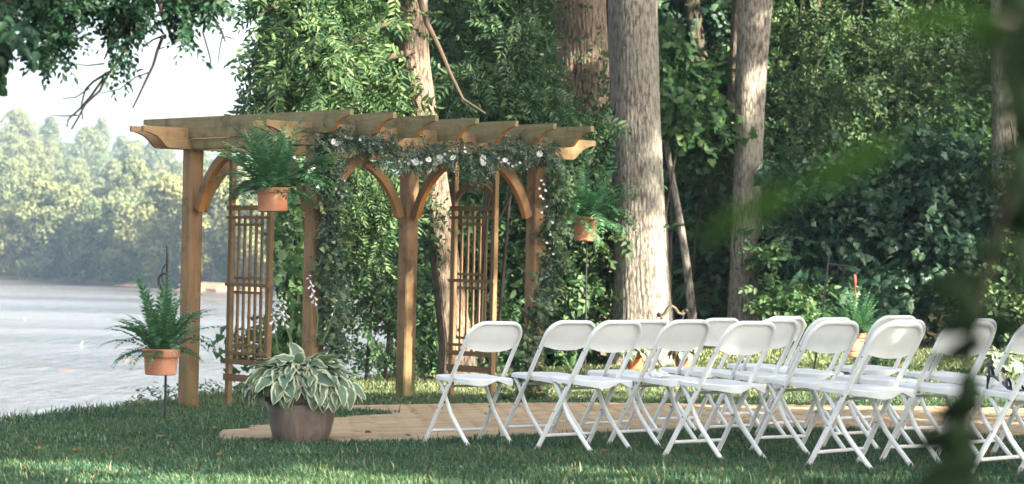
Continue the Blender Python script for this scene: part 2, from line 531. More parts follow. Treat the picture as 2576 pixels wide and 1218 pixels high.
# ================================================================== SETTING
# land: one sheet, lawn, bank and river bed
def land():
    ys = np.concatenate([np.linspace(-60, 8, 18), np.linspace(8.5, 36, 120), np.linspace(37, 200, 60)])
    us = np.concatenate([np.linspace(-260, -12, 14), np.linspace(-11, 14, 150), np.linspace(15, 300, 20)])
    X, Y = np.meshgrid(us, ys)
    Z = ground_z(X, Y)
    V = np.stack([X, Y, Z], -1).reshape(-1, 3)
    h, w = X.shape
    i = np.arange(h * w).reshape(h, w)
    q = np.stack([i[:-1, :-1], i[:-1, 1:], i[1:, 1:], i[1:, :-1]], -1).reshape(-1)
    me = np_mesh('lawn', V, np.full(len(q) // 4, 4, np.int32), q, M['ground'], True)
    tag(link('lawn', me), 'shaded green lawn sloping gently to the river bank', None, None, 'structure')
land()
m = MB()
m.add([(-900, -60, WATER_Z), (300, -60, WATER_Z), (300, 700, WATER_Z), (-900, 700, WATER_Z)], [(0, 1, 2, 3)])
tag(m.build('river', M['water'], None, None, False), 'wide pale river behind the lawn', None, None, 'structure')

def shore_y(x):
    return np.interp(x, [-500, -110, -75, -62, -48, -36, -20, 20, 120], [420, 362, 352, 346, 318, 300, 290, 262, 235])
def hill_z(x, y):
    s = np.asarray(y, float) - shore_y(x)
    z = WATER_Z - .6 + np.clip(s + 3, 0, 6) * .22
    t = np.clip((s - 8) / 290, 0, 1)
    rid = 27.0 - .105 * (np.asarray(x, float) + 120) + 3.0 * np.sin(np.asarray(x, float) * .045 + .7)
    return z + rid * (t ** .9) + np.clip(s, 0, 30) * .03 + 1.5 * np.sin(x * .09) * np.clip(s / 60, 0, 1)
xs = np.linspace(-330, 170, 120)
ss = np.concatenate([np.linspace(-6, 20, 10), np.linspace(30, 300, 40), [340, 420, 560]])
X, S = np.meshgrid(xs, ss)
Y = shore_y(X) + S
V = np.stack([X, Y, hill_z(X, Y)], -1).reshape(-1, 3)
h, w = X.shape
i = np.arange(h * w).reshape(h, w)
q = np.stack([i[:-1, :-1], i[:-1, 1:], i[1:, 1:], i[1:, :-1]], -1).reshape(-1)
tag(link('hill', np_mesh('hill', V, np.full(len(q) // 4, 4, np.int32), q, M['hill'], True)), 'wooded hill across the river', None, None, 'structure')

# haze: one closed box of pale air round everything
b = N('pale_air')
pv = b.n('VolumePrincipled', {'Color': (.52, .74, 1.0), 'Density': .00028, 'Anisotropy': .1})
b.t.links.new(pv.outputs[0], b.out.inputs['Volume'])
hz = MB()
bx0, bx1, by0, by1, bz0, bz1 = -1000, 420, -110, 1080, -11.5, 70
hz.add([(bx0, by0, bz0), (bx1, by0, bz0), (bx1, by1, bz0), (bx0, by1, bz0), (bx0, by0, bz1), (bx1, by0, bz1), (bx1, by1, bz1), (bx0, by1, bz1)],
       [(3, 2, 1, 0), (4, 5, 6, 7), (0, 1, 5, 4), (1, 2, 6, 5), (2, 3, 7, 6), (3, 0, 4, 7)])
tag(hz.build('haze', b.m, None, None, False), 'thin pale summer haze over the river', None, None, 'stuff')

# ------------------------------------------------------------------ far trees
def far_crown(seed, tall, wide, nb=30, per=150, leaf=.62):
    rg = np.random.default_rng(seed)
    P, D, U, S = [], [], [], []
    for k in range(nb):
        t = rg.random()
        zc = tall * (.06 + .88 * t)
        rad = wide * .5 * math.sin(PI * min(.97, .18 + .80 * t)) ** .7
        a = rg.random() * 2 * PI
        rr = rad * math.sqrt(rg.random()) * .9
        c = np.array([rr * math.cos(a), rr * math.sin(a), zc])
        br = wide * rg.uniform(.09, .20)
        nrm_ = norm(rg.normal(size=(per, 3)) + [0, 0, .35])
        p = c + nrm_ * br * (.8 + .3 * rg.random((per, 1))) * [1, 1, .85]
        P.append(p); U.append(norm(nrm_ + rg.normal(size=(per, 3)) * .28))
        D.append(norm(rg.normal(size=(per, 3)))); S.append(rg.uniform(.6, 1.35, per) * leaf)
    P, D, U, S = np.concatenate(P), np.concatenate(D), np.concatenate(U), np.concatenate(S)
    tv = np.array([[-.5, 0, 0], [-.1, .42, .06], [.5, .1, -.04], [.15, -.42, .05]])
    Mx = frames(D, U) * S[:, None, None]
    return np_mesh('crown', *cloud_arrays(tv, [(0, 3, 2, 1)], Mx, P), M['lf_far'])
FAR = []
for k, (tl, wd) in enumerate([(15, 10), (13.5, 11), (17, 9.5), (12, 9), (14.5, 12)]):
    cm = far_crown(40 + k, tl, wd * .92, 60, 190, .46)
    tm = MB().tube([(0, 0, -1), (.1, 0, tl * .3), (-.1, .1, tl * .55), (0, 0, tl * .8)], [.32, .25, .18, .06], 7)
    for a in range(4):
        tm.tube([(0, 0, tl * (.25 + .1 * a)), (1.6 * math.cos(a * 1.9), 1.6 * math.sin(a * 1.9), tl * (.42 + .1 * a))], [.14, .05], 5)
    FAR.append((cm, tm.mesh('trunk', M['bark_grey'])))
rg = np.random.default_rng(5)
nfar = 0
rows = [(4, 5.6), (12, 7), (22, 8), (36, 8.6), (54, 9.4), (74, 10), (98, 10.5), (126, 11), (158, 11.5), (194, 12), (232, 12.5), (268, 11.5), (292, 11)]
for ri, (off, sp) in enumerate(rows):
    ymean = 330 + off
    x = -.275 * ymean - 8
    while x < (14 if ri < 4 else 2) + ri * 1.0:
        xx = x + rg.uniform(-1.5, 1.5)
        yy = float(shore_y(xx)) + off + rg.uniform(-3, 3) * (0.5 if ri == 0 else 1)
        cm, tm = FAR[int(rg.integers(0, 5))]
        s_ = rg.uniform(.75, 1.12) * (.92 if ri == 0 else (.86 if ri < 5 else .80))
        if ri >= 11: s_ *= .9
        shore = ri == 0
        o = thing('broadleaf_tree', 'hazy green tree at the waterline of the far river bank' if shore else 'pale hazy tree among the woods on the hill across the river',
                  'tree', (xx, yy, float(hill_z(xx, yy)) - (.9 if shore else 2.2)), rg.uniform(0, 6.28),
                  'trees lining the far river bank' if shore else 'trees covering the far hill')
        o.scale = (s_ * rg.uniform(.9, 1.15), s_, s_ * rg.uniform(.9, 1.12))
        link('crown', cm, o); link('trunk', tm, o)
        nfar += 1
        x += sp * .80 * rg.uniform(.75, 1.2)

# ------------------------------------------------------------------ rocks and bars on the far shore, driftwood
def rock_mesh(seed, n=12, m=7):
    rg = np.random.default_rng(seed)
    b = MB().ball((0, 0, 0), 1.0, n, m)
    b.v = [tuple(np.array(p) * (1 + rg.uniform(-.2, .2)) * [1, .8, .45]) for p in b.v]
    return b.mesh('rock', M['rock'], True, 40)
ROCKS = [rock_mesh(k) for k in range(4)]
rock_spots = [(20, 703, 'long pale rock at the left end of the far shore', 2.6), (75, 700, 'low pale rock beside the long one on the far shore', 2.0), (118, 704, 'flat tan rock on the far shore below the dark trees', 1.5),
              (150, 706, 'small tan rock near the tip of the far gravel bar', 1.1), (330, 723, 'grey rock on the far shore behind the left fern', 1.6), (300, 722, 'small rock on the far shore beside the fern tips', 1.0),
              (520, 731, 'pale gravel bar seen between post and trellis', 4.5), (555, 732, 'pale rock at the trellis end of the gravel bar', 3.0), (640, 734, 'pale rock on the far shore behind the trellis slats', 3.0)]
for px, py, lab, s_ in rock_spots:
    yp = py - .021 * (px - 1288)
    d = F * (CAM_Z - WATER_Z) / (yp - 641)
    p = at(px, py, d)
    o = link('rock', ROCKS[int(abs(px)) % 4])
    o.location = (p.x, p.y, WATER_Z + .15)
    o.scale = (s_, s_ * .8, s_ * .38)
    o.rotation_euler = (0, 0, px * .37)
    tag(o, lab, 'rock', 'rocks on the far shore')
for px, py, lab, s_ in [(170, 930, 'flat tan shoal rock in the river left of the fern', .5), (330, 905, 'tan shoal rock in the river behind the fern fronds', .6), (35, 1003, 'flat tan shoal rock near the lawn edge', .35), (255, 975, 'tan shoal rock in the river below the drooping frond', .3)]:
    yp = py - .021 * (px - 1288)
    d = F * (CAM_Z - WATER_Z) / (yp - 641)
    p = at(px, py, d)
    o = link('rock', ROCKS[int(px) % 4])
    o.location = (p.x, p.y, WATER_Z - .02)
    o.scale = (s_, s_ * 1.6, s_ * .16)
    tag(o, lab, 'rock', 'shoal rocks in the river')
for px, py, lab, a in [(65, 806, 'short pale driftwood stub leaning left out of the river', -.5), (203, 868, 'thin pale driftwood stick rising from the river', .35)]:
    yp = py - .021 * (px - 1288)
    d = F * (CAM_Z - WATER_Z) / (yp - 641)
    p = at(px, py, d)
    o = MB().tube([(0, 0, -.3), (a * .12, 0, .06), (a * .36, .03, .20)], [.05, .04, .025], 7).build('driftwood', M['driftwood'])
    o.location = (p.x, p.y, WATER_Z)
    tag(o, lab, 'driftwood')

# ------------------------------------------------------------------ path of tan pavers
PATH_PX = [(535, 1100), (600, 1109), (690, 1114), (830, 1118), (1000, 1117), (1080, 1114), (1300, 1104), (1500, 1095), (1700, 1088), (1900, 1084), (2200, 1086), (2450, 1098), (2800, 1112),
           (2800, 1046), (2400, 1030), (2000, 1025), (1600, 1022), (1300, 1022), (1000, 1025), (900, 1027), (846, 1030),
           (850, 1034), (930, 1039), (1012, 1046), (930, 1052), (845, 1058), (760, 1067), (690, 1075), (600, 1087), (545, 1094)]
PATH = np.array([ground_at(*p)[:2] for p in PATH_PX])
def in_poly(x, y, P):
    x = np.asarray(x); y = np.asarray(y)
    ins = np.zeros(x.shape, bool)
    j = len(P) - 1
    for i in range(len(P)):
        xi, yi = P[i]; xj, yj = P[j]
        c = ((yi > y) != (yj > y)) & (x < (xj - xi) * (y - yi) / (yj - yi + 1e-12) + xi)
        ins ^= c
        j = i
    return ins
path = thing('path', 'curved tan paver path between lawn and pergola', None)
tag(path, None, None, None, 'structure')
pb = MB()
n = len(PATH)
base_v = [(x, y, float(lawn_z(x, y)) + .006) for x, y in PATH]
bm_pts = base_v
pb.add(bm_pts, [tuple(range(n))])
import bmesh
bme = bmesh.new()
vsx = [bme.verts.new(p) for p in bm_pts]
fc = bme.faces.new(vsx)
bmesh.ops.triangulate(bme, faces=[fc])
pm = bpy.data.meshes.new('bedding'); bme.to_mesh(pm); bme.free()
pm.materials.append(M['joint'])
for p_ in pm.polygons:
    if p_.normal.z < 0: p_.flip()
link('bedding', pm, path)
def paver_mesh(seed, lx, ly):
    rg = np.random.default_rng(seed)
    hx, hy, b_ = lx / 2 - .006, ly / 2 - .006, .010
    v, f = [], []
    for z, ins in ((0, 0), (.012, 0), (.020, b_)):
        for sx, sy in ((-1, -1), (1, -1), (1, 1), (-1, 1)):
            v.append((sx * (hx - ins) + rg.uniform(-.003, .003), sy * (hy - ins) + rg.uniform(-.003, .003), z))
    for r_ in range(2):
        for k in range(4):
            k2 = (k + 1) % 4
            f.append((r_ * 4 + k, r_ * 4 + k2, r_ * 4 + 4 + k2, r_ * 4 + 4 + k))
    f.append((8, 9, 10, 11))
    return v, f
PV = [paver_mesh(k, .225, .15) for k in range(5)]
PVM = []
for v, f in PV:
    PVM.append(MB().add(v, f).mesh('paver', M['paver'], False))
ca, sa = math.cos(R(41.5)), math.sin(R(41.5))
rg = np.random.default_rng(11)
cells = []
ux0 = np.array([ca, sa]); uy0 = np.array([-sa, ca])
pc = PATH.mean(0)
for j in range(-60, 60):
    for i_ in range(-60, 60):
        loc = pc + ux0 * (i_ * .225 + (.1125 if j % 2 else 0)) + uy0 * (j * .15)
        cells.append(loc)
cells = np.array(cells)
ok = in_poly(cells[:, 0], cells[:, 1], PATH)
cells = cells[ok]
px_ = (cells[:, 0] / cells[:, 1]) * F + 1288
vis = (px_ > 480) & (px_ < 2600)
order = np.argsort(np.where(vis, cells[:, 1], 1e3))
rest = MB()
for rank, k in enumerate(order):
    x, y = cells[k]
    z = float(lawn_z(x, y)) + .006 + rg.uniform(0, .003)
    ang = R(41.5) + rg.normal() * .025
    vi = int(rg.integers(0, 5))
    if rank < 300:
        o = link('paver', PVM[vi], path)
        o.location = (x, y, z)
        o.rotation_euler = (rg.normal() * .012, rg.normal() * .012, ang)
    else:
        v, f = PV[vi]
        mm = Matrix.Translation((x, y, z)) @ Matrix.Rotation(ang, 4, 'Z')
        rest.add([mm @ Vector(p) for p in v], f)
if rest.v:
    tag(rest.build('farther_pavers', M['paver'], path, None, False), None, None, None, 'stuff')

# ------------------------------------------------------------------ grass
def grass():
    rg = np.random.default_rng(3)
    P = []
    for d0, d1, dens in ((12.0, 13.8, 3600), (13.8, 15.5, 3000), (15.5, 18, 2300), (18, 21, 1700), (21, 25, 1300), (25, 33, 620)):
        wmax = .235 * d1
        area = (d1 - d0) * wmax * 2
        n = int(area * dens)
        x = rg.uniform(-wmax, wmax, n); y = rg.uniform(d0, d1, n)
        P.append(np.stack([x, y], 1))
    P = np.concatenate(P)
    keep = (P[:, 0] > brink_x(P[:, 1]) - .35) & (P[:, 0] < .235 * P[:, 1]) & (P[:, 0] > -.235 * P[:, 1])
    keep &= ~in_poly(P[:, 0], P[:, 1], PATH)
    P = P[keep]
    n = len(P)
    z = ground_z(P[:, 0], P[:, 1])
    patch = .5 + .5 * np.sin(P[:, 0] * 2.1 + 1.7 * np.sin(P[:, 1] * 1.3)) * np.cos(P[:, 1] * 2.4 + P[:, 0])
    hgt = rg.uniform(.025, .055, n) * (.75 + .5 * patch)
    tall = rg.random(n) < .02
    hgt[tall] *= 1.7
    brinkd = P[:, 0] - brink_x(P[:, 1])
    edge = np.clip(1 - brinkd / .7, 0, 1) * (P[:, 1] > 15)
    hgt *= 1 + 1.5 * edge * rg.random(n)
    wid = rg.uniform(.0028, .0048, n) * np.clip(P[:, 1] / 14, .9, 2.2)
    a = rg.uniform(0, 2 * PI, n)
    lean = rg.uniform(.1, .9, n)
    ld = np.stack([np.cos(a), np.sin(a), np.zeros(n)], 1)
    sd = np.stack([-np.sin(a + rg.normal(size=n) * .5), np.cos(a), np.zeros(n)], 1)
    base = np.concatenate([P, z[:, None]], 1)
    up = np.array([0, 0, 1.0])
    mid = base + up * (hgt * .6)[:, None] + ld * (hgt * lean * .3)[:, None]
    tip = base + up * (hgt * (1 - .25 * lean))[:, None] + ld * (hgt * lean)[:, None]
    w = sd * wid[:, None]
    V = np.stack([base - w, base + w, mid + w * .8, mid - w * .8, tip], 1).reshape(-1, 3)
    o = np.arange(n) * 5
    lp = np.stack([o, o + 1, o + 2, o + 3, o + 3, o + 2, o + 4], 1).ravel()
    fl = np.tile(np.array([4, 3], np.int32), n)
    me = np_mesh('grass', V, fl, lp, M['grass'])
    tag(link('grass', me), 'short mown grass blades covering the lawn', None, None, 'stuff')
    return n
NG = grass()
def bank_weeds():
    rg = np.random.default_rng(8)
    P, D, U, S = [], [], [], []
    for k in range(170):
        y = 21.2 + 5.6 * rg.random() ** .8
        x = float(brink_x(y)) + rg.normal() * .16 - .05
        g_ = gz(x, y)
        for q_ in range(int(rg.integers(6, 14))):
            a = rg.uniform(0, 6.28)
            hh = rg.uniform(.02, .17) * (1.5 if rg.random() < .1 else 1)
            P.append((x + rg.normal() * .05, y + rg.normal() * .05, g_ + hh))
            D.append((math.cos(a), math.sin(a), rg.uniform(-.3, .8))); U.append((rg.normal() * .4, rg.normal() * .4, 1)); S.append(rg.uniform(.04, .09))
    tv = np.array([[0, 0, 0], [.35, .17, .06], [1, 0, -.05], [.35, -.17, .06]])
    P, D, U, S = map(np.array, (P, D, U, S))
    me = np_mesh('weeds', *cloud_arrays(tv, [(0, 3, 2), (0, 2, 1)], frames(D, U) * S[:, None, None], P), M['lf_young'])
    tag(link('weeds', me), 'light green weeds along the edge of the river bank', None, None, 'stuff')
bank_weeds()

# ================================================================== LEAF SPRAYS
def leaf6(L, w, fold=.12, droop=.08):
    return np.array([[0, 0, 0], [.32 * L, w / 2, fold * w], [.68 * L, w * .38, fold * w * .4], [L, 0, -droop * L], [.32 * L, -w / 2, fold * w], [.68 * L, -w * .38, fold * w * .4]]), [(0, 4, 5, 3), (3, 2, 1, 0)]
LOBES = [(0, 0), (.10, -.30), (-.08, -.52), (.22, -.46), (.42, -.62), (.50, -.34), (.66, -.30), (1.0, 0), (.66, .30), (.50, .34), (.42, .62), (.22, .46), (-.08, .52), (.10, .30)]
def lobed(L):
    v = [(.35 * L, 0, .05 * L)] + [(u * L, s_ * L, -.10 * L * abs(s_) * 2 - .06 * L * max(0, u - .5)) for u, s_ in LOBES]
    n = len(LOBES)
    return np.array(v), [(0, 1 + k, 1 + (k + 1) % n) for k in range(n)]
def compose(items):
    """items: (template_verts, faces, 3x3, offset) -> one template."""
    V, Fc, o = [], [], 0
    for tv, tf, mx, off in items:
        V.append(tv @ np.asarray(mx).T + off)
        Fc += [tuple(i + o for i in f) for f in tf]
        o += len(tv)
    return np.concatenate(V), Fc
def fr(d, up):
    return frames(np.array([d], float), np.array([up], float))[0]
def spray_walnut(seed, L=.46, pairs=6, ll=.125, lw=.040, droop=.35):
    rg = np.random.default_rng(seed)
    it = []
    for k in range(pairs):
        t = .18 + .74 * k / (pairs - 1)
        p = np.array([t * L, 0, -droop * L * t * t])
        sz = ll * (.75 + .45 * math.sin(PI * (.2 + .6 * t))) * rg.uniform(.85, 1.1)
        for s_ in (-1, 1):
            a = s_ * R(rg.uniform(52, 72))
            tv, tf = leaf6(sz, lw * sz / ll, .15, .2)
            it.append((tv, tf, fr((math.cos(a), math.sin(a), rg.uniform(-.55, -.1)), (rg.normal() * .25, rg.normal() * .25 - s_ * .2, 1)), p))
    tv, tf = leaf6(ll, lw, .15, .2)
    it.append((tv, tf, fr((1, 0, -.8), (0, 0, 1)), np.array([L * .95, 0, -droop * L * .9])))
    w = .0025
    it.append((np.array([[0, -w, 0], [0, w, 0], [.5 * L, w, -droop * L * .25], [.5 * L, -w, -droop * L * .25], [.95 * L, 0, -droop * L * .9]]), [(0, 1, 2, 3), (3, 2, 4)], np.eye(3), np.zeros(3)))
    return compose(it)
def spray_simple(seed, L=.32, n=9, ll=.10, lw=.05, flat=.5):
    rg = np.random.default_rng(seed)
    it = []
    for k in range(n):
        t = .1 + .9 * k / (n - 1)
        s_ = -1 if k % 2 else 1
        a = s_ * R(rg.uniform(30, 75)) * (1 - .6 * (t > .97))
        tv, tf = leaf6(ll * rg.uniform(.7, 1.15), lw * rg.uniform(.8, 1.15), .18, .18)
        it.append((tv, tf, fr((math.cos(a), math.sin(a), rg.uniform(-.6, .2)), (rg.normal() * flat, rg.normal() * flat, 1)), np.array([t * L, 0, -.18 * L * t * t])))
    w = .003
    it.append((np.array([[0, -w, 0], [0, w, 0], [L, 0, -.18 * L]]), [(0, 1, 2)], np.eye(3), np.zeros(3)))
    return compose(it)
def spray_lobed(seed, L=.30, n=6, ll=.13):
    rg = np.random.default_rng(seed)
    it = []
    for k in range(n):
        t = .15 + .85 * k / (n - 1)
        s_ = -1 if k % 2 else 1
        a = s_ * R(rg.uniform(15, 80))
        tv, tf = lobed(ll * rg.uniform(.65, 1.15))
        it.append((tv, tf, fr((math.cos(a), math.sin(a), rg.uniform(-1.0, -.05)), (rg.normal() * .35 + .5, rg.normal() * .4, 1)), np.array([t * L, .05 * s_, -.1 * L * t])))
    return compose(it)
SPRAY = {
    'walnut': [spray_walnut(k) for k in range(3)],
    'simple': [spray_simple(10 + k) for k in range(3)],
    'small': [spray_simple(20 + k, .26, 11, .065, .034) for k in range(3)],
    'lobed': [spray_lobed(30 + k) for k in range(3)],
    'beech': [spray_simple(40 + k, .42, 13, .085, .045, .2) for k in range(3)],
    'broad': [spray_simple(50 + k, .34, 7, .15, .085, .4) for k in range(3)],
    'big': [spray_simple(60 + k, .75, 9, .30, .17, .5) for k in range(3)],
    'ivy': [spray_lobed(70 + k, .22, 6, .085) for k in range(3)],
}
def foliage(name, parent, blobs, spray, mat, seed, down=.35, outw=.6, updir=1.0, spread=.33, size=(.75, 1.25), keep=None):
    """Leafy mass: twigs grouped in clumps inside ellipsoids (centre, radii, clumps, twigs per clump)."""
    rg = np.random.default_rng(seed)
    P, D, U = [], [], []
    for c, r, nc, per in blobs:
        c = np.array(c, float); r = np.array(r if hasattr(r, '__len__') else (r, r, r), float)
        u = norm(rg.normal(size=(nc, 3))) * (rg.random((nc, 1)) ** .42)
        cc = c + u * r
        n = nc * per
        ctr = np.repeat(cc, per, 0)
        out = norm(np.repeat(u, per, 0) + 1e-6)
        p = ctr + rg.normal(size=(n, 3)) * spread * np.array([1, 1, .62])
        d = norm(out * outw + norm(rg.normal(size=(n, 3))) * .75 + np.array([0, 0, -down]))
        up = norm(out * .45 + np.array([0, 0, updir]) + rg.normal(size=(n, 3)) * .85)
        P.append(p); D.append(d); U.append(up)
    P, D, U = np.concatenate(P), np.concatenate(D), np.concatenate(U)
    if keep is not None:
        k = keep(P)
        P, D, U = P[k], D[k], U[k]
    S = rg.uniform(*size, len(P))
    parts = []
    vs_ = SPRAY[spray]
    pick = rg.integers(0, len(vs_), len(P))
    for k, (tv, tf) in enumerate(vs_):
        s_ = pick == k
        if s_.any():
            parts.append(cloud_arrays(tv, tf, frames(D[s_], U[s_]) * S[s_][:, None, None], P[s_]))
    return link(name, np_mesh(name, *join_arrays(parts), mat), parent)
def off(o, root):
    """Meshes made in world places hang under a root that stands elsewhere."""
    o.matrix_parent_inverse = Matrix.Translation(-Vector(root.location))
    return o

# ------------------------------------------------------------------ trunks
def trunk_mesh(pts, rad, seed, ridge=.05, n=72, step=.07, flare=True):
    rg = np.random.default_rng(seed)
    pts = np.array([list(p) for p in pts]); rad = np.array(rad, float)
    seg = np.concatenate([[0], np.cumsum(np.linalg.norm(np.diff(pts, axis=0), axis=1))])
    m = max(8, int(seg[-1] / step))
    t = np.linspace(0, seg[-1], m)
    C = np.stack([np.interp(t, seg, pts[:, k]) for k in range(3)], 1)
    for _ in range(max(3, int(.25 / step))):
        C[1:-1] = (C[:-2] + 2 * C[1:-1] + C[2:]) / 4
    r = np.interp(t, seg, rad)
    if flare: r = r * (1 + .30 * np.exp(-t / .22))
    a = np.linspace(0, 2 * PI, n, endpoint=False)
    A, T = np.meshgrid(a, t)
    ph = rg.uniform(0, 6.28, 8)
    nf = max(11, int(n * .19)) if n >= 150 else max(9, int(r.mean() * 60))
    wob = sum(np.sin(T * f + p) * .5 for f, p in ((1.7, ph[0]), (3.9, ph[1]), (7.3, ph[2])))
    wob2 = sum(np.sin(T * f + p + 2.1 * np.sin(A * 2 + ph[7])) * .4 for f, p in ((2.9, ph[5]), (6.1, ph[6])))
    rr = np.abs(np.sin(A * nf / 2 + wob * .8 + ph[3])) ** .6 * .55 + np.abs(np.sin(A * nf * .81 + wob2 * 1.4 + ph[4])) ** .6 * .45
    wob = wob + .5 * np.sin(T * 19 + ph[3]) * np.sin(A * 7 + ph[1]) + .45 * np.sin(T * 31 + A * 9 + ph[0]); wob2 = wob2 + .5 * np.sin(T * 24 + A * 5 + ph[2])
    rr = np.abs(np.sin(A * nf / 2 + wob * .8 + ph[3])) ** .6 * .55 + np.abs(np.sin(A * nf * .81 + wob2 * 1.4 + ph[4])) ** .6 * .45
    lob = .05 * np.sin(A * 3 + ph[5] + T * .15) + .03 * np.sin(A * 5 + ph[6] - T * .3)
    rad2 = r[:, None] * (1 + lob * (1 + 1.5 * np.exp(-T / .3) * flare)) + ridge * r.mean() * (rr - .7)
    V = np.stack([C[:, 0][:, None] + rad2 * np.cos(A), C[:, 1][:, None] + rad2 * np.sin(A), np.broadcast_to(C[:, 2][:, None], A.shape)], -1).reshape(-1, 3)
    i = np.arange(m * n).reshape(m, n)
    j = np.roll(i, -1, 1)
    q = np.stack([i[:-1], j[:-1], j[1:], i[1:]], -1).reshape(-1)
    return V, np.full(len(q) // 4, 4, np.int32), q
CROWN_TOP = {}
def high_crown(seed):
    """A broad crown far above the picture: shared by the tall trees."""
    if seed not in CROWN_TOP:
        rg = np.random.default_rng(900 + seed)
        o = foliage('crown', None, [((rg.normal() * 1.2, rg.normal() * 1.2, rg.uniform(-1, 2.5)), (1.9, 1.9, 1.1), 7, 6) for _ in range(6)], 'big', M['lf_walnut'], 900 + seed, .2)
        CROWN_TOP[seed] = o.data
        bpy.data.objects.remove(o)
    return CROWN_TOP[seed]
def tall_tree(name, label, pts_px, d, widths, mat, seed, top=10.5, crown=True, group=None, ridge=.05, lean=None, n=220):
    P = [at(px, py, d) for px, py in pts_px][::-1]           # bottom first
    W = [w / F * d / 2 for w in widths][::-1]
    base = P[0].copy()
    base.z = gz(base.x, d) - .12
    P.insert(0, base); W.insert(0, W[0] * 1.05)
    v = (P[-1] - P[-3]) if lean is None else Vector(lean)
    v = v / max(v.z, .1)
    P.append(P[-1] + v * (top - P[-1].z)); W.append(W[-1] * .6)
    root = thing(name, label, 'tree', (base.x, base.y, gz(base.x, d)), 0, group)
    me = np_mesh('trunk', *trunk_mesh([p - Vector(root.location) for p in P], W, seed, ridge, n), mat, True)
    link('trunk', me, root)
    if crown:
        c = link('crown', high_crown(seed % 3), root)
        c.location = P[-1] - Vector(root.location) + Vector((0, 0, -.3))
        c.rotation_euler = (0, 0, seed * 1.3)
        c2 = link('crown', high_crown((seed + 1) % 3), root)
        c2.location = c.location + Vector((.4, .8, -1.3))
        c2.rotation_euler = (0, 0, seed * 2.1)
        c2.scale = (1.3, 1.3, 1)
    return root, P, W
T1, P1, W1 = tall_tree('walnut_tree', 'tan barked leaning tree rising behind the middle of the pergola', [(1033, -10), (1041, 150), (1063, 270), (1093, 450), (1126, 700), (1152, 895)], 27.0, [84, 78, 68, 66, 74, 88], M['bark_tan'], 1, 9.5, True, lean=(-.16, 0, 1))
T2, P2, W2 = tall_tree('hardwood_tree', 'thickest straight grey trunk beside the right hanging fern', [(1594, -10), (1601, 300), (1612, 600), (1619, 800), (1622, 905)], 29.5, [122, 124, 131, 146, 158], M['bark_grey'], 2, 12, True)
T3, P3, W3 = tall_tree('ivy_clad_tree', 'leaning sunlit trunk with ivy, just left of the thickest trunk', [(1455, -10), (1468, 200), (1490, 400), (1506, 600), (1516, 780), (1514, 908)], 31.0, [132, 124, 108, 92, 82, 92], M['bark_tan'], 3, 11, True, ridge=.10)
T4, P4, W4 = tall_tree('hardwood_tree', 'slimmer grey trunk right of the thickest trunk, lit patch at mid height', [(1901, -10), (1888, 200), (1882, 400), (1877, 600), (1873, 790), (1870, 862)], 33.0, [82, 76, 69, 75, 84, 96], M['bark_grey'], 4, 11.5, True, ridge=.03)
T5, P5, W5 = tall_tree('crooked_tree', 'dark crooked vine covered trunk between the two grey trunks', [(1738, -20), (1752, 100), (1770, 200), (1800, 280), (1815, 380), (1828, 500), (1828, 700), (1826, 845)], 36.0, [38, 38, 42, 36, 34, 34, 34, 38], M['bark_dark'], 5, 9, False, n=40)
T6, P6, W6 = tall_tree('sapling', 'thin leaning grey sapling right of the thickest trunk', [(1690, 440), (1712, 560), (1730, 680), (1742, 800), (1745, 860)], 33.0, [15, 18, 20, 22, 24], M['bark_grey'], 6, 3.4, False, n=28, lean=(-.2, 0, 1))
T7, P7, W7 = tall_tree('hardwood_tree', 'dark reddish trunk half hidden left of the slimmer grey trunk', [(1830, 560), (1822, 640), (1819, 830)], 35.0, [28, 30, 34], M['bark_dark'], 7, 7, False, n=32)
T8, P8, W8 = tall_tree('hardwood_tree', 'sunlit trunk at the right edge behind the blurred leaves', [(2522, -10), (2527, 300), (2528, 550), (2528, 790), (2528, 830)], 32.0, [62, 66, 70, 82, 92], M['bark_grey'], 8, 11, True)
# hanging limbs of the walnut
def limb(root, pts, r0, r1, name='branch', mat=None, n=8):
    rr = [r0 + (r1 - r0) * k / (len(pts) - 1) for k in range(len(pts))]
    return off(MB().tube(pts, rr, n).build(name, mat or M['limb'], root), root)
bpts = [at(1045, -40, 26.8), at(1075, 60, 26.5), at(1105, 120, 26.2), at(1135, 190, 26.0), at(1165, 250, 25.8), at(1220, 285, 25.7)]
limb(T1, bpts, .035, .010)
limb(T1, [at(1035, 60, 26.8), at(960, 60, 26), at(900, 100, 25.4), at(840, 140, 25), at(760, 170, 24.6)], .05, .010)
limb(T1, [at(1038, 130, 26.8), at(950, 150, 26.2), at(880, 200, 25.6), at(800, 235, 25.2)], .04, .008)
limb(T1, [at(1030, -60, 26.8), at(900, -60, 25.8), at(760, -30, 24.8), at(650, 40, 24.2)], .06, .010)

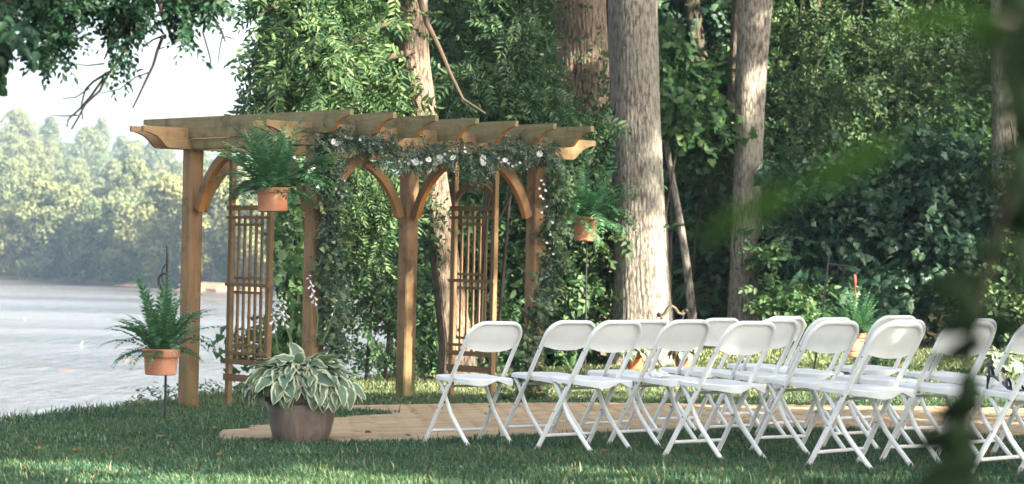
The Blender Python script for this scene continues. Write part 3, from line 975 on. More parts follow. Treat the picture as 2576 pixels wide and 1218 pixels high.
# crowns and bushes of the near woods
def blob(px, py, d, rx, ry, rz, nc, per):
    return (at(px, py, d), (rx, ry, rz), nc, per)
w1 = foliage('crown_leaves', T1, [
    blob(770, -70, 25.5, .90, 1.3, .75, 34, 9), blob(735, 40, 24.6, .36, .8, .55, 14, 9), blob(712, 160, 24.3, .30, .6, .42, 12, 8),
    blob(780, 120, 25.0, .6, .9, .60, 24, 9), blob(895, 120, 26.0, .24, .7, .60, 13, 9), blob(840, 225, 25.3, .60, .8, .25, 18, 8), blob(690, 245, 24.2, .25, .4, .10, 7, 6),
    blob(780, -200, 25, 1.0, 1.4, .8, 26, 8)], 'walnut', M['lf_walnut'], 101, .55, spread=.19, size=(.5, .95), keep=lambda P: P[:, 0] > -.1085 * 24.6)
off(foliage('inner_leaves', T1, [blob(850, 20, 26.6, .75, .6, .9, 24, 9), blob(820, 170, 26.4, .65, .5, .45, 18, 9), blob(940, 200, 26.6, .5, .5, .4, 12, 9), blob(720, 120, 25.6, .3, .5, .5, 11, 8)], 'small', M['lf_walnut'], 102, .4, spread=.2, size=(.8, 1.4), keep=lambda P: P[:, 0] > -2.62), T1)
off(w1, T1)
def bush(name, label, cat, blobs, spray, mat, seed, stem_mat='twig', group=None, part='leaves', stems=5, **kw):
    c0 = blobs[0][0]
    base = Vector((c0.x, c0.y, gz(c0.x, c0.y)))
    root = thing(name, label, cat, base, 0, group)
    off(foliage(part, root, blobs, spray, mat, seed, **kw), root)
    rg = np.random.default_rng(seed)
    for k in range(min(stems, len(blobs))):
        c = blobs[k][0]
        s0 = Vector((base.x + (c.x - base.x) * .35 + rg.normal() * .12, base.y + (c.y - base.y) * .4 + rg.normal() * .1, 0))
        s0.z = gz(s0.x, s0.y) - .05
        mid = s0.lerp(c, .5) + Vector((rg.normal() * .15, rg.normal() * .1, .2))
        off(MB().tube([s0, mid, c, c + (c - mid) * .6], [.024, .018, .012, .005], 7).build('stem', M[stem_mat], root), root)
    return root
bush('walnut_sapling', 'sunlit feathery walnut foliage right of the leaning trunk, above the pergola', 'tree', [
    blob(1235, 110, 28.4, .48, .6, .55, 24, 9), blob(1300, 20, 28.6, .42, .6, .5, 20, 9), blob(1215, -60, 28.4, .5, .6, .5, 18, 9), blob(1270, 225, 28.0, .52, .6, .28, 22, 9), blob(1380, 300, 27.6, .42, .4, .13, 14, 8), blob(1185, 245, 28.0, .25, .4, .22, 9, 8)],
    'walnut', M['lf_bank'], 111, down=.5, spread=.17, size=(.45, .85))
bush('slippery_elm', 'shadowed broad leaved tree between the leaning walnut trunk and the ivy trunk', 'tree', [
    blob(1150, 60, 33, .7, .6, .8, 30, 9), blob(1300, 150, 34, .9, .6, .8, 34, 9), blob(1200, 250, 33, .7, .6, .5, 24, 9)],
    'simple', M['lf_beech'], 116, spread=.22)
bush('bank_bush', 'dense dark bush on the bank behind the pergola, left of its middle post', 'bush', [
    blob(935, 630, 26.6, .58, .7, .60, 30, 9), blob(925, 760, 26.4, .42, .7, .30, 15, 8), blob(870, 560, 26.6, .42, .6, .45, 20, 9), blob(960, 480, 26.8, .4, .6, .38, 18, 9), blob(975, 845, 26.6, .28, .5, .15, 6, 7)],
    'small', M['lf_bank'], 121, stems=2, spread=.2)
bush('honey_locust_sapling', 'hanging bright green foliage in the left bay under the front beam', 'tree', [
    blob(900, 470, 25.6, .42, .5, .32, 16, 8), blob(960, 540, 25.6, .25, .4, .35, 10, 8), blob(905, 380, 25.8, .5, .5, .25, 12, 8)],
    'walnut', M['lf_beech'], 126, down=.8, stems=0, spread=.17, size=(.4, .7))
bush('maple_sapling', 'light green sapling at the waterside between the left trellis and garland', 'tree', [
    blob(735, 640, 24.8, .13, .3, .40, 13, 6), blob(728, 800, 24.6, .18, .3, .30, 12, 6), blob(752, 480, 24.9, .10, .25, .22, 6, 5), blob(645, 860, 24.4, .10, .25, .14, 4, 5), blob(700, 905, 24.3, .28, .3, .12, 9, 6)],
    'lobed', M['lf_young'], 131, stem_mat='limb', spread=.11, size=(.5, .85))
bush('sassafras_bush', 'dark leafy bush right behind the middle post of the pergola', 'bush', [
    blob(1150, 700, 29.6, .62, .6, .8, 34, 9), blob(1060, 800, 28.6, .35, .5, .45, 18, 9), blob(1230, 560, 30, .55, .6, .5, 24, 9), blob(1100, 500, 29.4, .5, .6, .5, 20, 9), blob(1080, 900, 28.0, .4, .4, .16, 12, 8)],
    'simple', M['lf_bank'], 141, spread=.22)
bush('dogwood_bush', 'dark broad leaved bush seen through the right trellis', 'bush', [
    blob(1290, 700, 30.4, .55, .5, .75, 32, 9), blob(1320, 520, 31, .5, .5, .55, 22, 9), blob(1390, 800, 30, .45, .5, .40, 20, 9), blob(1330, 870, 29.8, .5, .4, .2, 14, 8)],
    'broad', M['lf_bank'], 151, spread=.22)
bush('hackberry_bush', 'sunlit bush between the right post and the leaning ivy trunk', 'bush', [
    blob(1430, 400, 29.6, .45, .4, .45, 22, 9), blob(1470, 560, 29.8, .42, .4, .55, 24, 9), blob(1420, 700, 29.8, .4, .4, .5, 20, 9), blob(1520, 480, 29.9, .28, .3, .35, 10, 8)],
    'simple', M['lf_beech'], 161, spread=.2)
off(foliage('ivy', T3, [blob(1408, 40, 30.6, .10, .10, .26, 5, 4), blob(1500, 110, 30.5, .10, .08, .15, 4, 4), blob(1405, 180, 30.6, .10, .1, .25, 5, 4), blob(1520, 225, 30.5, .08, .08, .15, 4, 4), blob(1420, 300, 30.5, .12, .1, .16, 5, 4), blob(1535, 330, 30.5, .08, .08, .22, 4, 4)],
    'ivy', M['lf_ivy'], 171, spread=.07, size=(.6, 1.0)), T3)
bush('tulip_tree_sapling', 'bright broad leaved sapling between the thickest trunk and the slimmer one', 'tree', [
    blob(1720, 270, 33, .34, .5, .40, 22, 8), blob(1790, 360, 33.5, .42, .5, .35, 20, 8), blob(1700, 170, 33.4, .3, .4, .35, 14, 8)],
    'lobed', M['lf_young'], 181, stem_mat='twig', spread=.16, size=(.7, 1.1))
bush('understory_bush', 'mid green bush behind the thin leaning sapling', 'bush', [
    blob(1760, 560, 34.6, .55, .5, .65, 34, 9), blob(1700, 720, 34.2, .45, .4, .4, 24, 9), blob(1790, 760, 34.4, .4, .4, .35, 18, 9), blob(1700, 470, 34.6, .3, .4, .4, 14, 8)],
    'lobed', M['lf_bank'], 191, spread=.2)
bush('ivy_bush', 'climbing dark foliage around the crooked trunk', 'bush', [
    blob(1760, 110, 36.6, .55, .4, .6, 30, 9), blob(1830, 230, 36.6, .5, .4, .5, 24, 9), blob(1690, 30, 36.4, .4, .4, .5, 20, 9), blob(1810, 480, 36.6, .4, .4, .6, 24, 9)],
    'ivy', M['lf_maple'], 196, spread=.2, size=(1, 1.5))
bush('hibiscus_shrub', 'large blue green shrub with lobed leaves behind the right chairs', 'shrub', [
    blob(2120, 560, 32.8, .75, .5, .85, 84, 9), blob(2300, 560, 32.4, .65, .5, .70, 72, 9), blob(2430, 620, 32.2, .5, .5, .55, 48, 9), blob(2010, 640, 33, .50, .5, .60, 46, 9), blob(2200, 720, 32.2, .9, .5, .35, 60, 9), blob(2370, 430, 32.6, .5, .4, .45, 38, 8), blob(1960, 480, 33.4, .3, .4, .5, 16, 8)],
    'lobed', M['lf_maple'], 201, stems=6, spread=.22, size=(.55, 1.0))
bush('spicebush', 'low light green bush at the foot of the large lobed leaf shrub', 'shrub', [
    blob(1960, 750, 31.6, .22, .25, .20, 14, 8), blob(2020, 770, 31.4, .25, .25, .16, 14, 8), blob(1950, 640, 32.4, .18, .2, .28, 8, 8)],
    'broad', M['lf_young'], 211, spread=.1, size=(.45, .75))
bush('beech_tree', 'layered sunlit beech foliage high above the large lobed leaf shrub', 'tree', [
    blob(2050, 250, 34.6, .65, .5, .16, 22, 9), blob(2000, 340, 34.2, .5, .5, .16, 18, 9), blob(2150, 130, 36, .8, .6, .2, 24, 9), blob(2010, 60, 36, .6, .5, .3, 24, 9), blob(2250, 240, 36, .7, .5, .2, 20, 9), blob(2330, 90, 37, .8, .6, .35, 26, 9), blob(1960, 160, 35.6, .3, .4, .3, 12, 9)],
    'beech', M['lf_beech'], 221, down=.1, spread=.22)
bush('spicebush', 'leafy bush around the foot of the trunk at the right edge', 'shrub', [
    blob(2540, 800, 31, .35, .3, .25, 20, 8), blob(2470, 760, 31.2, .25, .3, .25, 12, 8), blob(2590, 640, 31.4, .3, .3, .5, 18, 8), blob(2560, 420, 31.6, .25, .3, .3, 8, 8)],
    'broad', M['lf_beech'], 231, spread=.13, size=(.5, .9))

# woods further back: each its own tree
deep = [(900, 0, 46, -4.0), (1120, 200, 40, 0), (1260, 300, 42, 0), (1400, 120, 44, 0), (1560, 300, 43, 0), (1680, 500, 42, 0), (1760, 60, 45, 0), (1850, 420, 43, 0), (1960, 100, 44, 0), (2050, 480, 42, 0),
        (2160, 300, 44, 0), (2290, 80, 45, 0), (2330, 480, 42, 0), (2440, 260, 44, 0), (2560, 500, 43, 0), (2620, 80, 46, 0), (2700, 420, 43, 0), (2820, 200, 46, 0), (1470, 640, 42, 0), (1620, 100, 48, 0)]
rg = np.random.default_rng(17)
DEEP = []
for k in range(3):
    o = foliage('crown', None, [((rg.normal() * .5, rg.normal() * .5, rg.uniform(-1.3, 1.7)), (1.25, 1.0, .9), 26, 9) for _ in range(6)], 'broad', M['lf_bank'], 300 + k, spread=.3, size=(1.2, 2.0))
    DEEP.append(o.data); bpy.data.objects.remove(o)
trk = MB().tube([(0, 0, -.2), (.08, 0, 2), (-.06, .05, 4.5), (.1, 0, 7.5)], [.17, .14, .11, .05], 10).mesh('trunk', M['bark_dark'])
WHERE = {0: 'behind the pergola', 1: 'behind the grey trunks', 2: 'behind the large lobed leaf shrub'}
for k, (px, py, d, _) in enumerate(deep[1:]):
    c = at(px, py, d)
    zone = 0 if px < 1450 else (1 if px < 1950 else 2)
    o = thing('woodland_tree', 'shadowy tree deep in the woods ' + WHERE[zone], 'tree', (c.x, c.y, gz(c.x, c.y)), rg.uniform(0, 6.28), 'trees deep in the woods ' + WHERE[zone])
    cr = link('crown', DEEP[k % 3], o)
    cr.location = (0, 0, c.z - gz(c.x, c.y))
    link('trunk', trk, o)
    for q_ in range(2):
        up = link('canopy', high_crown((k + q_) % 3), o)
        up.location = (rg.normal() * .8, rg.normal() * .8, 8.2 + 2.2 * q_)
        up.rotation_euler = (0, 0, rg.uniform(0, 6.28))
        up.scale = (1.25, 1.25, 1.0)
# closing wall of forest further back
wb = []
rg = np.random.default_rng(23)
for x in np.arange(-1.0, 17, 1.5):
    for z in (0.5, 2.4, 4.3, 6.2):
        wb.append(((x + rg.normal() * .3, 51 + rg.normal() * 1.2 + .12 * x, z + rg.normal() * .3), (1.25, 1.0, 1.15), 11, 7))
tag(foliage('forest', None, wb, 'big', M['lf_bank'], 401, spread=.35), 'dark depth of the woods beyond the nearer trees', None, None, 'stuff')

# tall trees to the right of the picture: their crowns throw the dappled shade
SHADE = [(9.5, 9.2, 5.4, 0), (12.4, 6.6, 7.8, 1), (7.4, 9.7, 4.5, 2), (9.9, 13.2, 8.8, 1), (13.6, 9.8, 11.6, 2), (8.6, 11.4, 6.0, 2), (11.2, 10.2, 7.6, 0), (9.7, 7.9, 5.7, 1), (13.2, 20.9, 12.6, 0), (15.4, 23.8, 12.9, 1), (17.2, 24.6, 9.0, 1), (20, 27, 10.5, 2)]
rg = np.random.default_rng(29)
CROWNS = []
for k in range(3):
    o = foliage('crown', None, [((rg.normal() * 1.5, rg.normal() * 1.5, rg.normal() * 1.2), (1.7, 1.7, 1.2), 7, 6) for _ in range(7)], 'big', M['lf_walnut'], 500 + k, .2, spread=.32)
    CROWNS.append(o.data); bpy.data.objects.remove(o)
trk2 = MB().tube([(0, 0, -.3), (.05, 0, 2), (-.05, .1, 5), (.1, .1, 9)], [.28, .22, .17, .06], 12).mesh('trunk', M['bark_grey'])
for x, y, z, k in SHADE:
    o = thing('shade_tree', 'tall shade tree standing right of the lawn outside the picture', 'tree', (x, y, gz(x, y)), rg.uniform(0, 6.28), 'shade trees right of the lawn')
    c = link('crown', CROWNS[k], o); c.location = (0, 0, z)
    link('trunk', trk2, o)

# ------------------------------------------------------------------ overhanging bough, upper left
ov = thing('overhanging_tree', 'dark leafy bough hanging into the sky at the upper left, bare twigs below', 'tree', (-5.2, 9.6, gz(-5.2, 9.6)))
trp = [Vector((-5.2, 9.6, gz(-5.2, 9.6) - .1)), Vector((-5.1, 9.7, 2)), Vector((-4.9, 9.8, 5))]
off(link('trunk', np_mesh('trunk', *trunk_mesh(trp, [.24, .2, .12], 61, .05, 48), M['bark_grey'], True), ov), ov)
def bough(pts, r0, r1, d, name='branch', mat='twig', n=7):
    pp = [at(x, y, d + k * .02) for k, (x, y) in enumerate(pts)]
    limb(ov, pp, r0 * 1.25, r1 * 1.7, name, M[mat], n)
main = [Vector((-4.95, 9.75, 4.2)), at(-700, -500, 10.0), at(-200, -330, 10.0), at(200, -200, 10.0), at(420, -120, 10.0), at(560, -60, 10.1)]
limb(ov, main, .10, .02, 'branch', M['limb'], 10)
limb(ov, [at(60, -260, 10.0), at(40, -100, 10), at(20, 0, 9.9), at(-10, 60, 9.8)], .03, .008, 'branch', M['limb'])
bough([(352, -150), (353, -40), (354, 0), (356, 40), (352, 75), (330, 100), (300, 150), (270, 190), (250, 230), (215, 262), (195, 300), (180, 325)], .008, .0022, 10)
bough([(395, -120), (400, 0), (408, 40), (425, 75), (433, 105)], .010, .004, 10.05, mat='limb')
bough([(408, 95), (395, 130), (385, 165), (368, 200), (352, 235), (334, 272)], .0065, .0022, 10.05)
bough([(410, 90), (385, 100), (360, 118)], .004, .002, 10.05)
bough([(540, -60), (536, 0), (533, 35), (542, 55), (558, 80), (567, 105)], .008, .0022, 10.1)
bough([(533, 35), (525, 60), (510, 80), (520, 115), (530, 150), (528, 178)], .005, .0016, 10.1)
bough([(560, 90), (553, 120), (548, 160)], .003, .0012, 10.1)
bough([(567, 92), (590, 98)], .003, .0015, 10.1)
bough([(268, 185), (235, 205), (215, 225), (205, 262), (208, 300)], .005, .0016, 10)
bough([(262, 195), (230, 240), (200, 275), (172, 300), (168, 320)], .005, .0016, 10)
bough([(225, 222), (190, 245), (158, 248)], .003, .0012, 10)
bough([(195, 290), (160, 292), (133, 290)], .003, .0012, 10)
bough([(375, 182), (340, 195), (300, 225), (252, 235)], .0028, .0012, 10.05)
bough([(352, 75), (350, 105), (346, 130)], .004, .002, 10.05)
bough([(310, 20), (318, 60), (290, 95), (262, 150)], .006, .002, 10)
bough([(262, 160), (220, 165), (185, 160)], .003, .0012, 10)
def keep_ov(P):
    x = P[:, 0] / P[:, 1] * F + 1288
    y = 641 - (P[:, 2] - CAM_Z) / P[:, 1] * F + .021 * (x - 1288)
    x = x - .021 * (y - 609)
    lim = np.interp(x, [-100, 0, 40, 60, 80, 110, 150, 180, 215, 260, 290, 320, 345, 380, 420, 460, 490, 520, 560], [90, 90, 20, -10, 10, 140, 140, 45, 5, 30, 160, 140, 15, 5, 5, 85, 100, -10, -50])
    return y < lim
def ovb(px, py, d, rx, rz, nc, per): return blob(px, py, d, rx, .35, rz, nc, per)
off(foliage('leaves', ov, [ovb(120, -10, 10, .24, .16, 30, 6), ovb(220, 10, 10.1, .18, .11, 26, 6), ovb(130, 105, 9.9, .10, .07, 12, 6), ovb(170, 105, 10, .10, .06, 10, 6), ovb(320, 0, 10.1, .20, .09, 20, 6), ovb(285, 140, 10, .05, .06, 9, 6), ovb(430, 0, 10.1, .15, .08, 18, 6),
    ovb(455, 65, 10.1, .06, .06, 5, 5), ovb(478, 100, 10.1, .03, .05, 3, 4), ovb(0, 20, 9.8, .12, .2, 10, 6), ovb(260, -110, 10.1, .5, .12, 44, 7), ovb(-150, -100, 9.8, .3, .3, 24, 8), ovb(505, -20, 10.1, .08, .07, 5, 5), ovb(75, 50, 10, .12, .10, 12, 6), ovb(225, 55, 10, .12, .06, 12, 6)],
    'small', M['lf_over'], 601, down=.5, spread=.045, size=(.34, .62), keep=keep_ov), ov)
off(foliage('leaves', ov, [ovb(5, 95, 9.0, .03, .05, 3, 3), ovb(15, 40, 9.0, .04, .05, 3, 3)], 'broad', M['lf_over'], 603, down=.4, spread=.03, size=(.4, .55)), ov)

# ------------------------------------------------------------------ blurred leaves close to the camera, right
fb = thing('leafy_branch', 'blurred dark leafy shrub close to the camera along the right edge', 'shrub', (.40, 2.1, gz(.40, 2.1)))
off(MB().tube([Vector((.40, 2.1, gz(.40, 2.1) - .05)), at(2430, 1290, 2.1), at(2428, 1100, 2.1), at(2440, 850, 2.1), at(2490, 650, 2.1), at(2570, 400, 2.1), at(2605, 0, 2.1), at(2600, -300, 2.1)], [.005, .004, .004, .004, .006, .007, .007, .006], 8).build('stem', M['near_stem'], fb), fb)
NEAR = [  # (x0, y0, x1, y1, width px, depth)
    (2600, 120, 2525, -60, 110, 2.1), (2610, 300, 2535, 110, 95, 2.1), (2620, 420, 2545, 260, 60, 2.1), (2620, 262, 2480, 268, 34, 2.0), (2620, 380, 2480, 374, 26, 2.0), (2620, 462, 2440, 452, 30, 2.0), (2620, 640, 2400, 615, 32, 1.9),
    (2470, 690, 2330, 740, 60, 1.9), (2620, 560, 2530, 500, 40, 2.1), (2480, 800, 2340, 830, 56, 1.9), (2440, 900, 2310, 905, 24, 1.9), (2430, 930, 2450, 1040, 60, 2.0), (2470, 1010, 2350, 1050, 70, 1.9), (2470, 1090, 2290, 1120, 62, 1.9), (2640, 140, 2530, 160, 120, 1.6), (2640, 330, 2540, 330, 70, 1.6), (2640, 540, 2520, 560, 90, 1.6), (2450, 760, 2330, 700, 60, 1.5),
    (2480, 1160, 2300, 1215, 74, 1.9), (2430, 720, 2440, 860, 50, 1.9), (2400, 1060, 2420, 1200, 90, 1.9), (2480, 860, 2380, 880, 36, 1.9), (2500, 1230, 2280, 1240, 60, 1.9), (2620, 60, 2540, 20, 80, 2.1)]
NEAR += [(2600, 760, 2560, 560, 60, 1.7), (2610, 560, 2556, 330, 80, 1.7), (2605, 330, 2560, 90, 90, 1.7), (2610, 110, 2545, -60, 110, 1.7), (2600, 480, 2450, 440, 26, 1.8), (2590, 830, 2480, 800, 26, 1.8)]
GREEN = [(2270, 350, 2000, 480, 62, 1.05), (2020, 465, 1760, 595, 56, 1.05), (2520, 40, 2210, 60, 60, 1.2), (2560, 95, 2440, 80, 70, 1.3)]
def near_leaf(x0, y0, x1, y1, w, d, mat):
    a, c = at(x0, y0, d), at(x1, y1, d * 1.01)
    L = (c - a).length
    W = w / F * d
    v, f = [], []
    nu = 9
    for i in range(nu):
        t = i / (nu - 1)
        ww = W * (math.sin(PI * t ** .8)) ** .8 * .5 + .0008
        p = a.lerp(c, t)
        p.z -= .10 * L * t * t - .05 * L * t
        nrm = Vector((c - a)).cross(Vector((0, 1, 0))).normalized()
        v += [p - nrm * ww + Vector((0, .15 * ww, 0)), p + Vector((0, -.2 * ww, 0)), p + nrm * ww + Vector((0, .15 * ww, 0))]
    for i in range(nu - 1):
        for k in range(2):
            f.append((i * 3 + k, i * 3 + k + 1, i * 3 + k + 4, i * 3 + k + 3))
    off(MB().add(v, f).build('leaf', mat, fb), fb)
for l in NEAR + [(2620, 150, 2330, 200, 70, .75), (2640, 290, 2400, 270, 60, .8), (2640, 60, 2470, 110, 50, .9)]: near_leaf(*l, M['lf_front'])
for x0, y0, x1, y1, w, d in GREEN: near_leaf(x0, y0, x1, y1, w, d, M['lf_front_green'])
off(MB().tube([at(2604, 100, 2.1), at(2560, 60, 1.8), at(2500, 40, 1.5)], [.006, .004, .002], 6).build('twig', M['twig'], fb), fb)
0 and off(MB().tube([at(2602, 300, 2.1), at(2450, 290, 1.8), at(2280, 340, 1.5), at(2010, 455, 1.5)], [.006, .004, .0025, .0015], 6).build('twig', M['twig'], fb), fb)

# ================================================================== PERGOLA
TH = R(41.5)
EX = Vector((math.cos(TH), math.sin(TH), 0)); EY = Vector((-math.sin(TH), math.cos(TH), 0))
B0 = Vector((-1.641, 20.135, 0)); B0.z = gz(B0.x, B0.y)
L1, L2 = 1.823, 2.477
perg = thing('pergola', 'weathered cedar pergola with scroll cut rafters on four posts', 'pergola', B0, TH)
def pw(x, y, z):                      # pergola frame -> world
    return B0 + EX * x + EY * y + Vector((0, 0, z))
def toz(zw): return zw - B0.z
ZB, ZBT, ZR, ZRT = toz(2.083), toz(2.267), toz(2.182), toz(2.362)
for x, y in ((0, L1), (0, 0), (L2, L1), (L2, 0)):
    g_ = toz(gz(*pw(x, y, 0)[:2])) - .06
    MB().box((x, y, (g_ + ZBT - .012) / 2), (.14, .14, ZBT - .012 - g_)).build('post', M['post'], perg)
def ogee(u0, u1, z0, z1, run=.28, lip=.048):
    h = z1 - z0
    k = 14
    def prof(s_):
        d = np.interp(1 - s_, [0, .14, .27, .40, .52, .62, .71, .79, .86, .93, 1], [0, .02, .085, .17, .28, .42, .58, .75, .88, .97, 1])
        return (h - lip) * (1 - float(d))
    left = [(u0 + run * (1 - i / k), z0 + prof(i / k)) for i in range(k + 1)]
    right = [(u1 - run * (1 - i / k), z0 + prof(i / k)) for i in range(k + 1)]
    out = [*right, (u1, z1), (u0, z1), *left[::-1]]
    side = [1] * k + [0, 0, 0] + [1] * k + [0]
    return out, side
for y in (-.092, .092, L1 - .092, L1 + .092):
    o_, sd = ogee(-.60, L2 + .61, ZB, ZBT)
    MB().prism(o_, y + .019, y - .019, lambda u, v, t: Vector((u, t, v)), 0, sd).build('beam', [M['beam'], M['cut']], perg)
for k in range(7):
    x = -.116 + k * .4475
    o_, sd = ogee(-.615, L1 + .615, ZR, ZRT, .28)
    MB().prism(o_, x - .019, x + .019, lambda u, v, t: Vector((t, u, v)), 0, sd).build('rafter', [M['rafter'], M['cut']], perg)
for x in (-.088, .052, L2 - .052, L2 + .088):
    zz = ZB + .045 if x in (-.088, L2 + .088) else ZB + .05
    MB().box((x, L1 / 2, zz), (.036, L1 - .23, .086)).build('cross_rail', M['rafter'], perg)
def brace(x, y, dx, dy, ztop):
    run, drop, th_ = .46, .52, .078
    n_ = 12
    outer, inner = [], []
    for i in range(n_ + 1):
        a = (PI / 2) * i / n_
        cx, cz = run * (1 - math.cos(a)), -drop * (1 - math.sin(a))
        sx, sz = run * i / n_, -drop * (1 - i / n_)
        u, v = .55 * cx + .45 * sx, .55 * cz + .45 * sz
        outer.append((u, v))
    for i, (u, v) in enumerate(outer):
        q0, q1 = outer[max(0, i - 1)], outer[min(n_, i + 1)]
        tx, tz = q1[0] - q0[0], q1[1] - q0[1]
        l = math.hypot(tx, tz)
        inner.append((u + tz / l * th_, v - tx / l * th_))
    pts = [(max(0, u), min(0, v)) for u, v in outer] + [(max(0.0, u), min(0.0, v)) for u, v in inner[::-1]]
    s_ = .072
    def ax(u, v, t):
        return Vector((x + dx * (s_ + u) + abs(dy) * t, y + dy * (s_ + u) + abs(dx) * t, ztop + v))
    side = [0] * n_ + [0] + [1] * n_ + [0]  # lower curve takes the sawn wood with bounced light in its colour
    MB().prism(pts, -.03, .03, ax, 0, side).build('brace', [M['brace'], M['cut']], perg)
brace(0, L1, 1, 0, ZB - .002); brace(0, L1, 0, -1, ZB - .002); brace(0, 0, 1, 0, ZB - .002); brace(0, 0, 0, 1, ZB - .002)
brace(L2, L1, -1, 0, ZB - .002); brace(L2, L1, 0, -1, ZB - .002); brace(L2, 0, -1, 0, ZB - .002); brace(L2, 0, 0, 1, ZB - .002)

# ------------------------------------------------------------------ trellises
def make_trellis(base, label):
    t = thing('trellis', label, 'trellis', base, TH, 'wooden trellises beside the pergola')
    zz = lambda py: at(576, py, 21.6).z - at(574, 1025, 21.6).z
    W = .585
    top = zz(392)
    for y, tp in ((0, top), (-W, top + .015)):
        MB().box((0, y, (tp - .12) / 2), (.05, .05, tp + .12)).build('post', M['trellis'], t)
    for py, hh, full in ((523, .045, 1), (547, .026, 1), (565, .024, 0), (698, .024, 0), (715, .030, 1), (734, .024, 0), (867, .024, 0), (886, .026, 1), (908, .045, 1), (948, .062, 1)):
        l = W + .07 if full else W * .70
        MB().box((-.030 if full else -.020, -W / 2, zz(py)), (.018, l, hh)).build('rail', M['trellis_rail'], t)
    for k in range(5):
        y = -W * (.20 + .15 * k)
        z1 = zz((520, 540, 512, 540, 522)[k]); z0 = zz((912, 898, 906, 898, 912)[k])
        MB().box((-.002, y, (z0 + z1) / 2), (.022, .021, z1 - z0)).build('slat', M['trellis'], t)
    pts, n_ = [], 16
    ri, ro, h0 = W / 2 - .026, W / 2 - .026, zz(500)
    outer = [(-W / 2 + ro * math.cos(PI * i / n_), h0 + .15 * math.sin(PI * i / n_) + .02) for i in range(n_ + 1)]
    inner = [(-W / 2 + (ri - .045 * math.sin(PI * i / n_)) * math.cos(PI * i / n_), h0 + .15 * math.sin(PI * i / n_) + .02 - .06) for i in range(n_ + 1)]
    MB().prism(outer + inner[::-1], -.012, .012, lambda u, v, t_: Vector((t_, u, v))).build('arch', M['trellis_rail'], t)
    return t
tb = at(574, 1025, 21.6); tb.z = min(tb.z, gz(tb.x, tb.y) + .02)
make_trellis(tb, 'arched wooden trellis beside the left post with the river behind')
tb2 = at(1134, 1010, 23.0); tb2.z = gz(tb2.x, tb2.y) + .02
make_trellis(tb2, 'arched wooden trellis right of the middle post with dark bushes behind')

# ------------------------------------------------------------------ garland of greens with white flowers
gl = thing('garland', 'leafy green garland with white flowers along the front beam and posts', 'garland', B0, 0)
def gpt(px, py, depth_off=0.0):
    # point on the camera side of the front beam / posts
    t = (px + .021 * (py - 609) - 1288) / F
    # solve B + EX*u - EY*.15 seen along t
    o0 = B0 - EY * (.15 + depth_off)
    u = (t * o0.y - o0.x) / (EX.x - t * EX.y)
    d = o0.y + EX.y * u
    return at(px, py, d)
rg = np.random.default_rng(77)
top_px = [(795, 352), (830, 345), (870, 348), (915, 352), (955, 366), (990, 388), (1030, 400), (1075, 396), (1120, 386), (1165, 386), (1210, 392), (1250, 382), (1290, 374), (1330, 376), (1365, 380), (1398, 392)]
right_px = [(1400, 420), (1404, 450), (1402, 485), (1400, 520), (1398, 560), (1396, 600), (1393, 640), (1388, 680), (1378, 720), (1364, 760), (1354, 800), (1345, 845), (1335, 890), (1326, 935), (1318, 980), (1308, 1005)]
left_px = [(812, 380), (828, 415), (836, 450), (838, 485), (834, 520), (830, 555), (830, 595), (833, 640), (832, 685), (834, 730), (836, 775), (838, 820), (842, 860), (844, 900)]
blobs, blobs2 = [], []
def along(pts, r, nc, per, which):
    for k in range(len(pts) - 1):
        for f_ in (0, .33, .66):
            x = pts[k][0] * (1 - f_) + pts[k + 1][0] * f_ + rg.normal() * 4
            y = pts[k][1] * (1 - f_) + pts[k + 1][1] * f_ + rg.normal() * 5
            which.append((gpt(x, y), r, nc, per))
along([(x_, y_ - 4) for x_, y_ in top_px], (.085, .07, .075), 8, 3, blobs)
along(right_px, (.05, .055, .06), 3, 3, blobs); along(right_px, (.05, .05, .05), 3, 2, blobs2)
along(left_px, (.055, .06, .06), 4, 3, blobs); along(left_px, (.045, .05, .06), 2, 2, blobs2)
for px, py in ((1310, 1005), (1285, 1015), (1330, 1010), (1255, 1012)):
    p = gpt(px, py); blobs2.append((p + Vector((0, 0, .03)), (.10, .06, .03), 4, 3))
along([(1210, 400), (1190, 430), (1180, 445)], (.05, .05, .05), 2, 2, blobs)
along([(1330, 380), (1310, 372), (1290, 350)], (.05, .05, .05), 2, 2, blobs)
off(foliage('greenery', gl, blobs, 'small', M['lf_garland'], 700, down=.45, spread=.030, size=(.28, .50)), gl)
off(foliage('ivy', gl, blobs2, 'ivy', M['lf_ivy'], 701, down=.6, spread=.035, size=(.4, .75)), gl)
for pts in (top_px, right_px, left_px):
    off(MB().tube([gpt(*p) for p in pts], .008, 6).build('stem', M['twig'], gl), gl)
def flower_mesh(seed, r=.032, n=13):
    rg = np.random.default_rng(seed)
    b_ = MB()
    for ring, (cnt, tilt, ln) in enumerate(((n, .25, 1), (9, .75, .75), (5, 1.2, .5))):
        for k in range(cnt):
            a = 2 * PI * k / cnt + ring * .3 + rg.normal() * .1
            d = Vector((math.cos(a) * math.cos(tilt), math.sin(a) * math.cos(tilt), math.sin(tilt)))
            s_ = Vector((-math.sin(a), math.cos(a), 0)) * r * .17
            l = r * ln * rg.uniform(.85, 1.1)
            b_.add([(0, 0, 0), d * l * .6 + s_, d * l, d * l * .6 - s_], [(0, 1, 2, 3)])
    return b_.mesh('blossom', M['petal'], False)
FL = [flower_mesh(k, .034) for k in range(3)] + [flower_mesh(9 + k, .016, 7) for k in range(2)]
fl_big = [(838, 357), (848, 362), (1078, 402), (1095, 408), (1105, 398), (1045, 408), (1215, 400), (1216, 412), (786, 420), (782, 432), (1270, 404), (1358, 388), (1140, 398)]
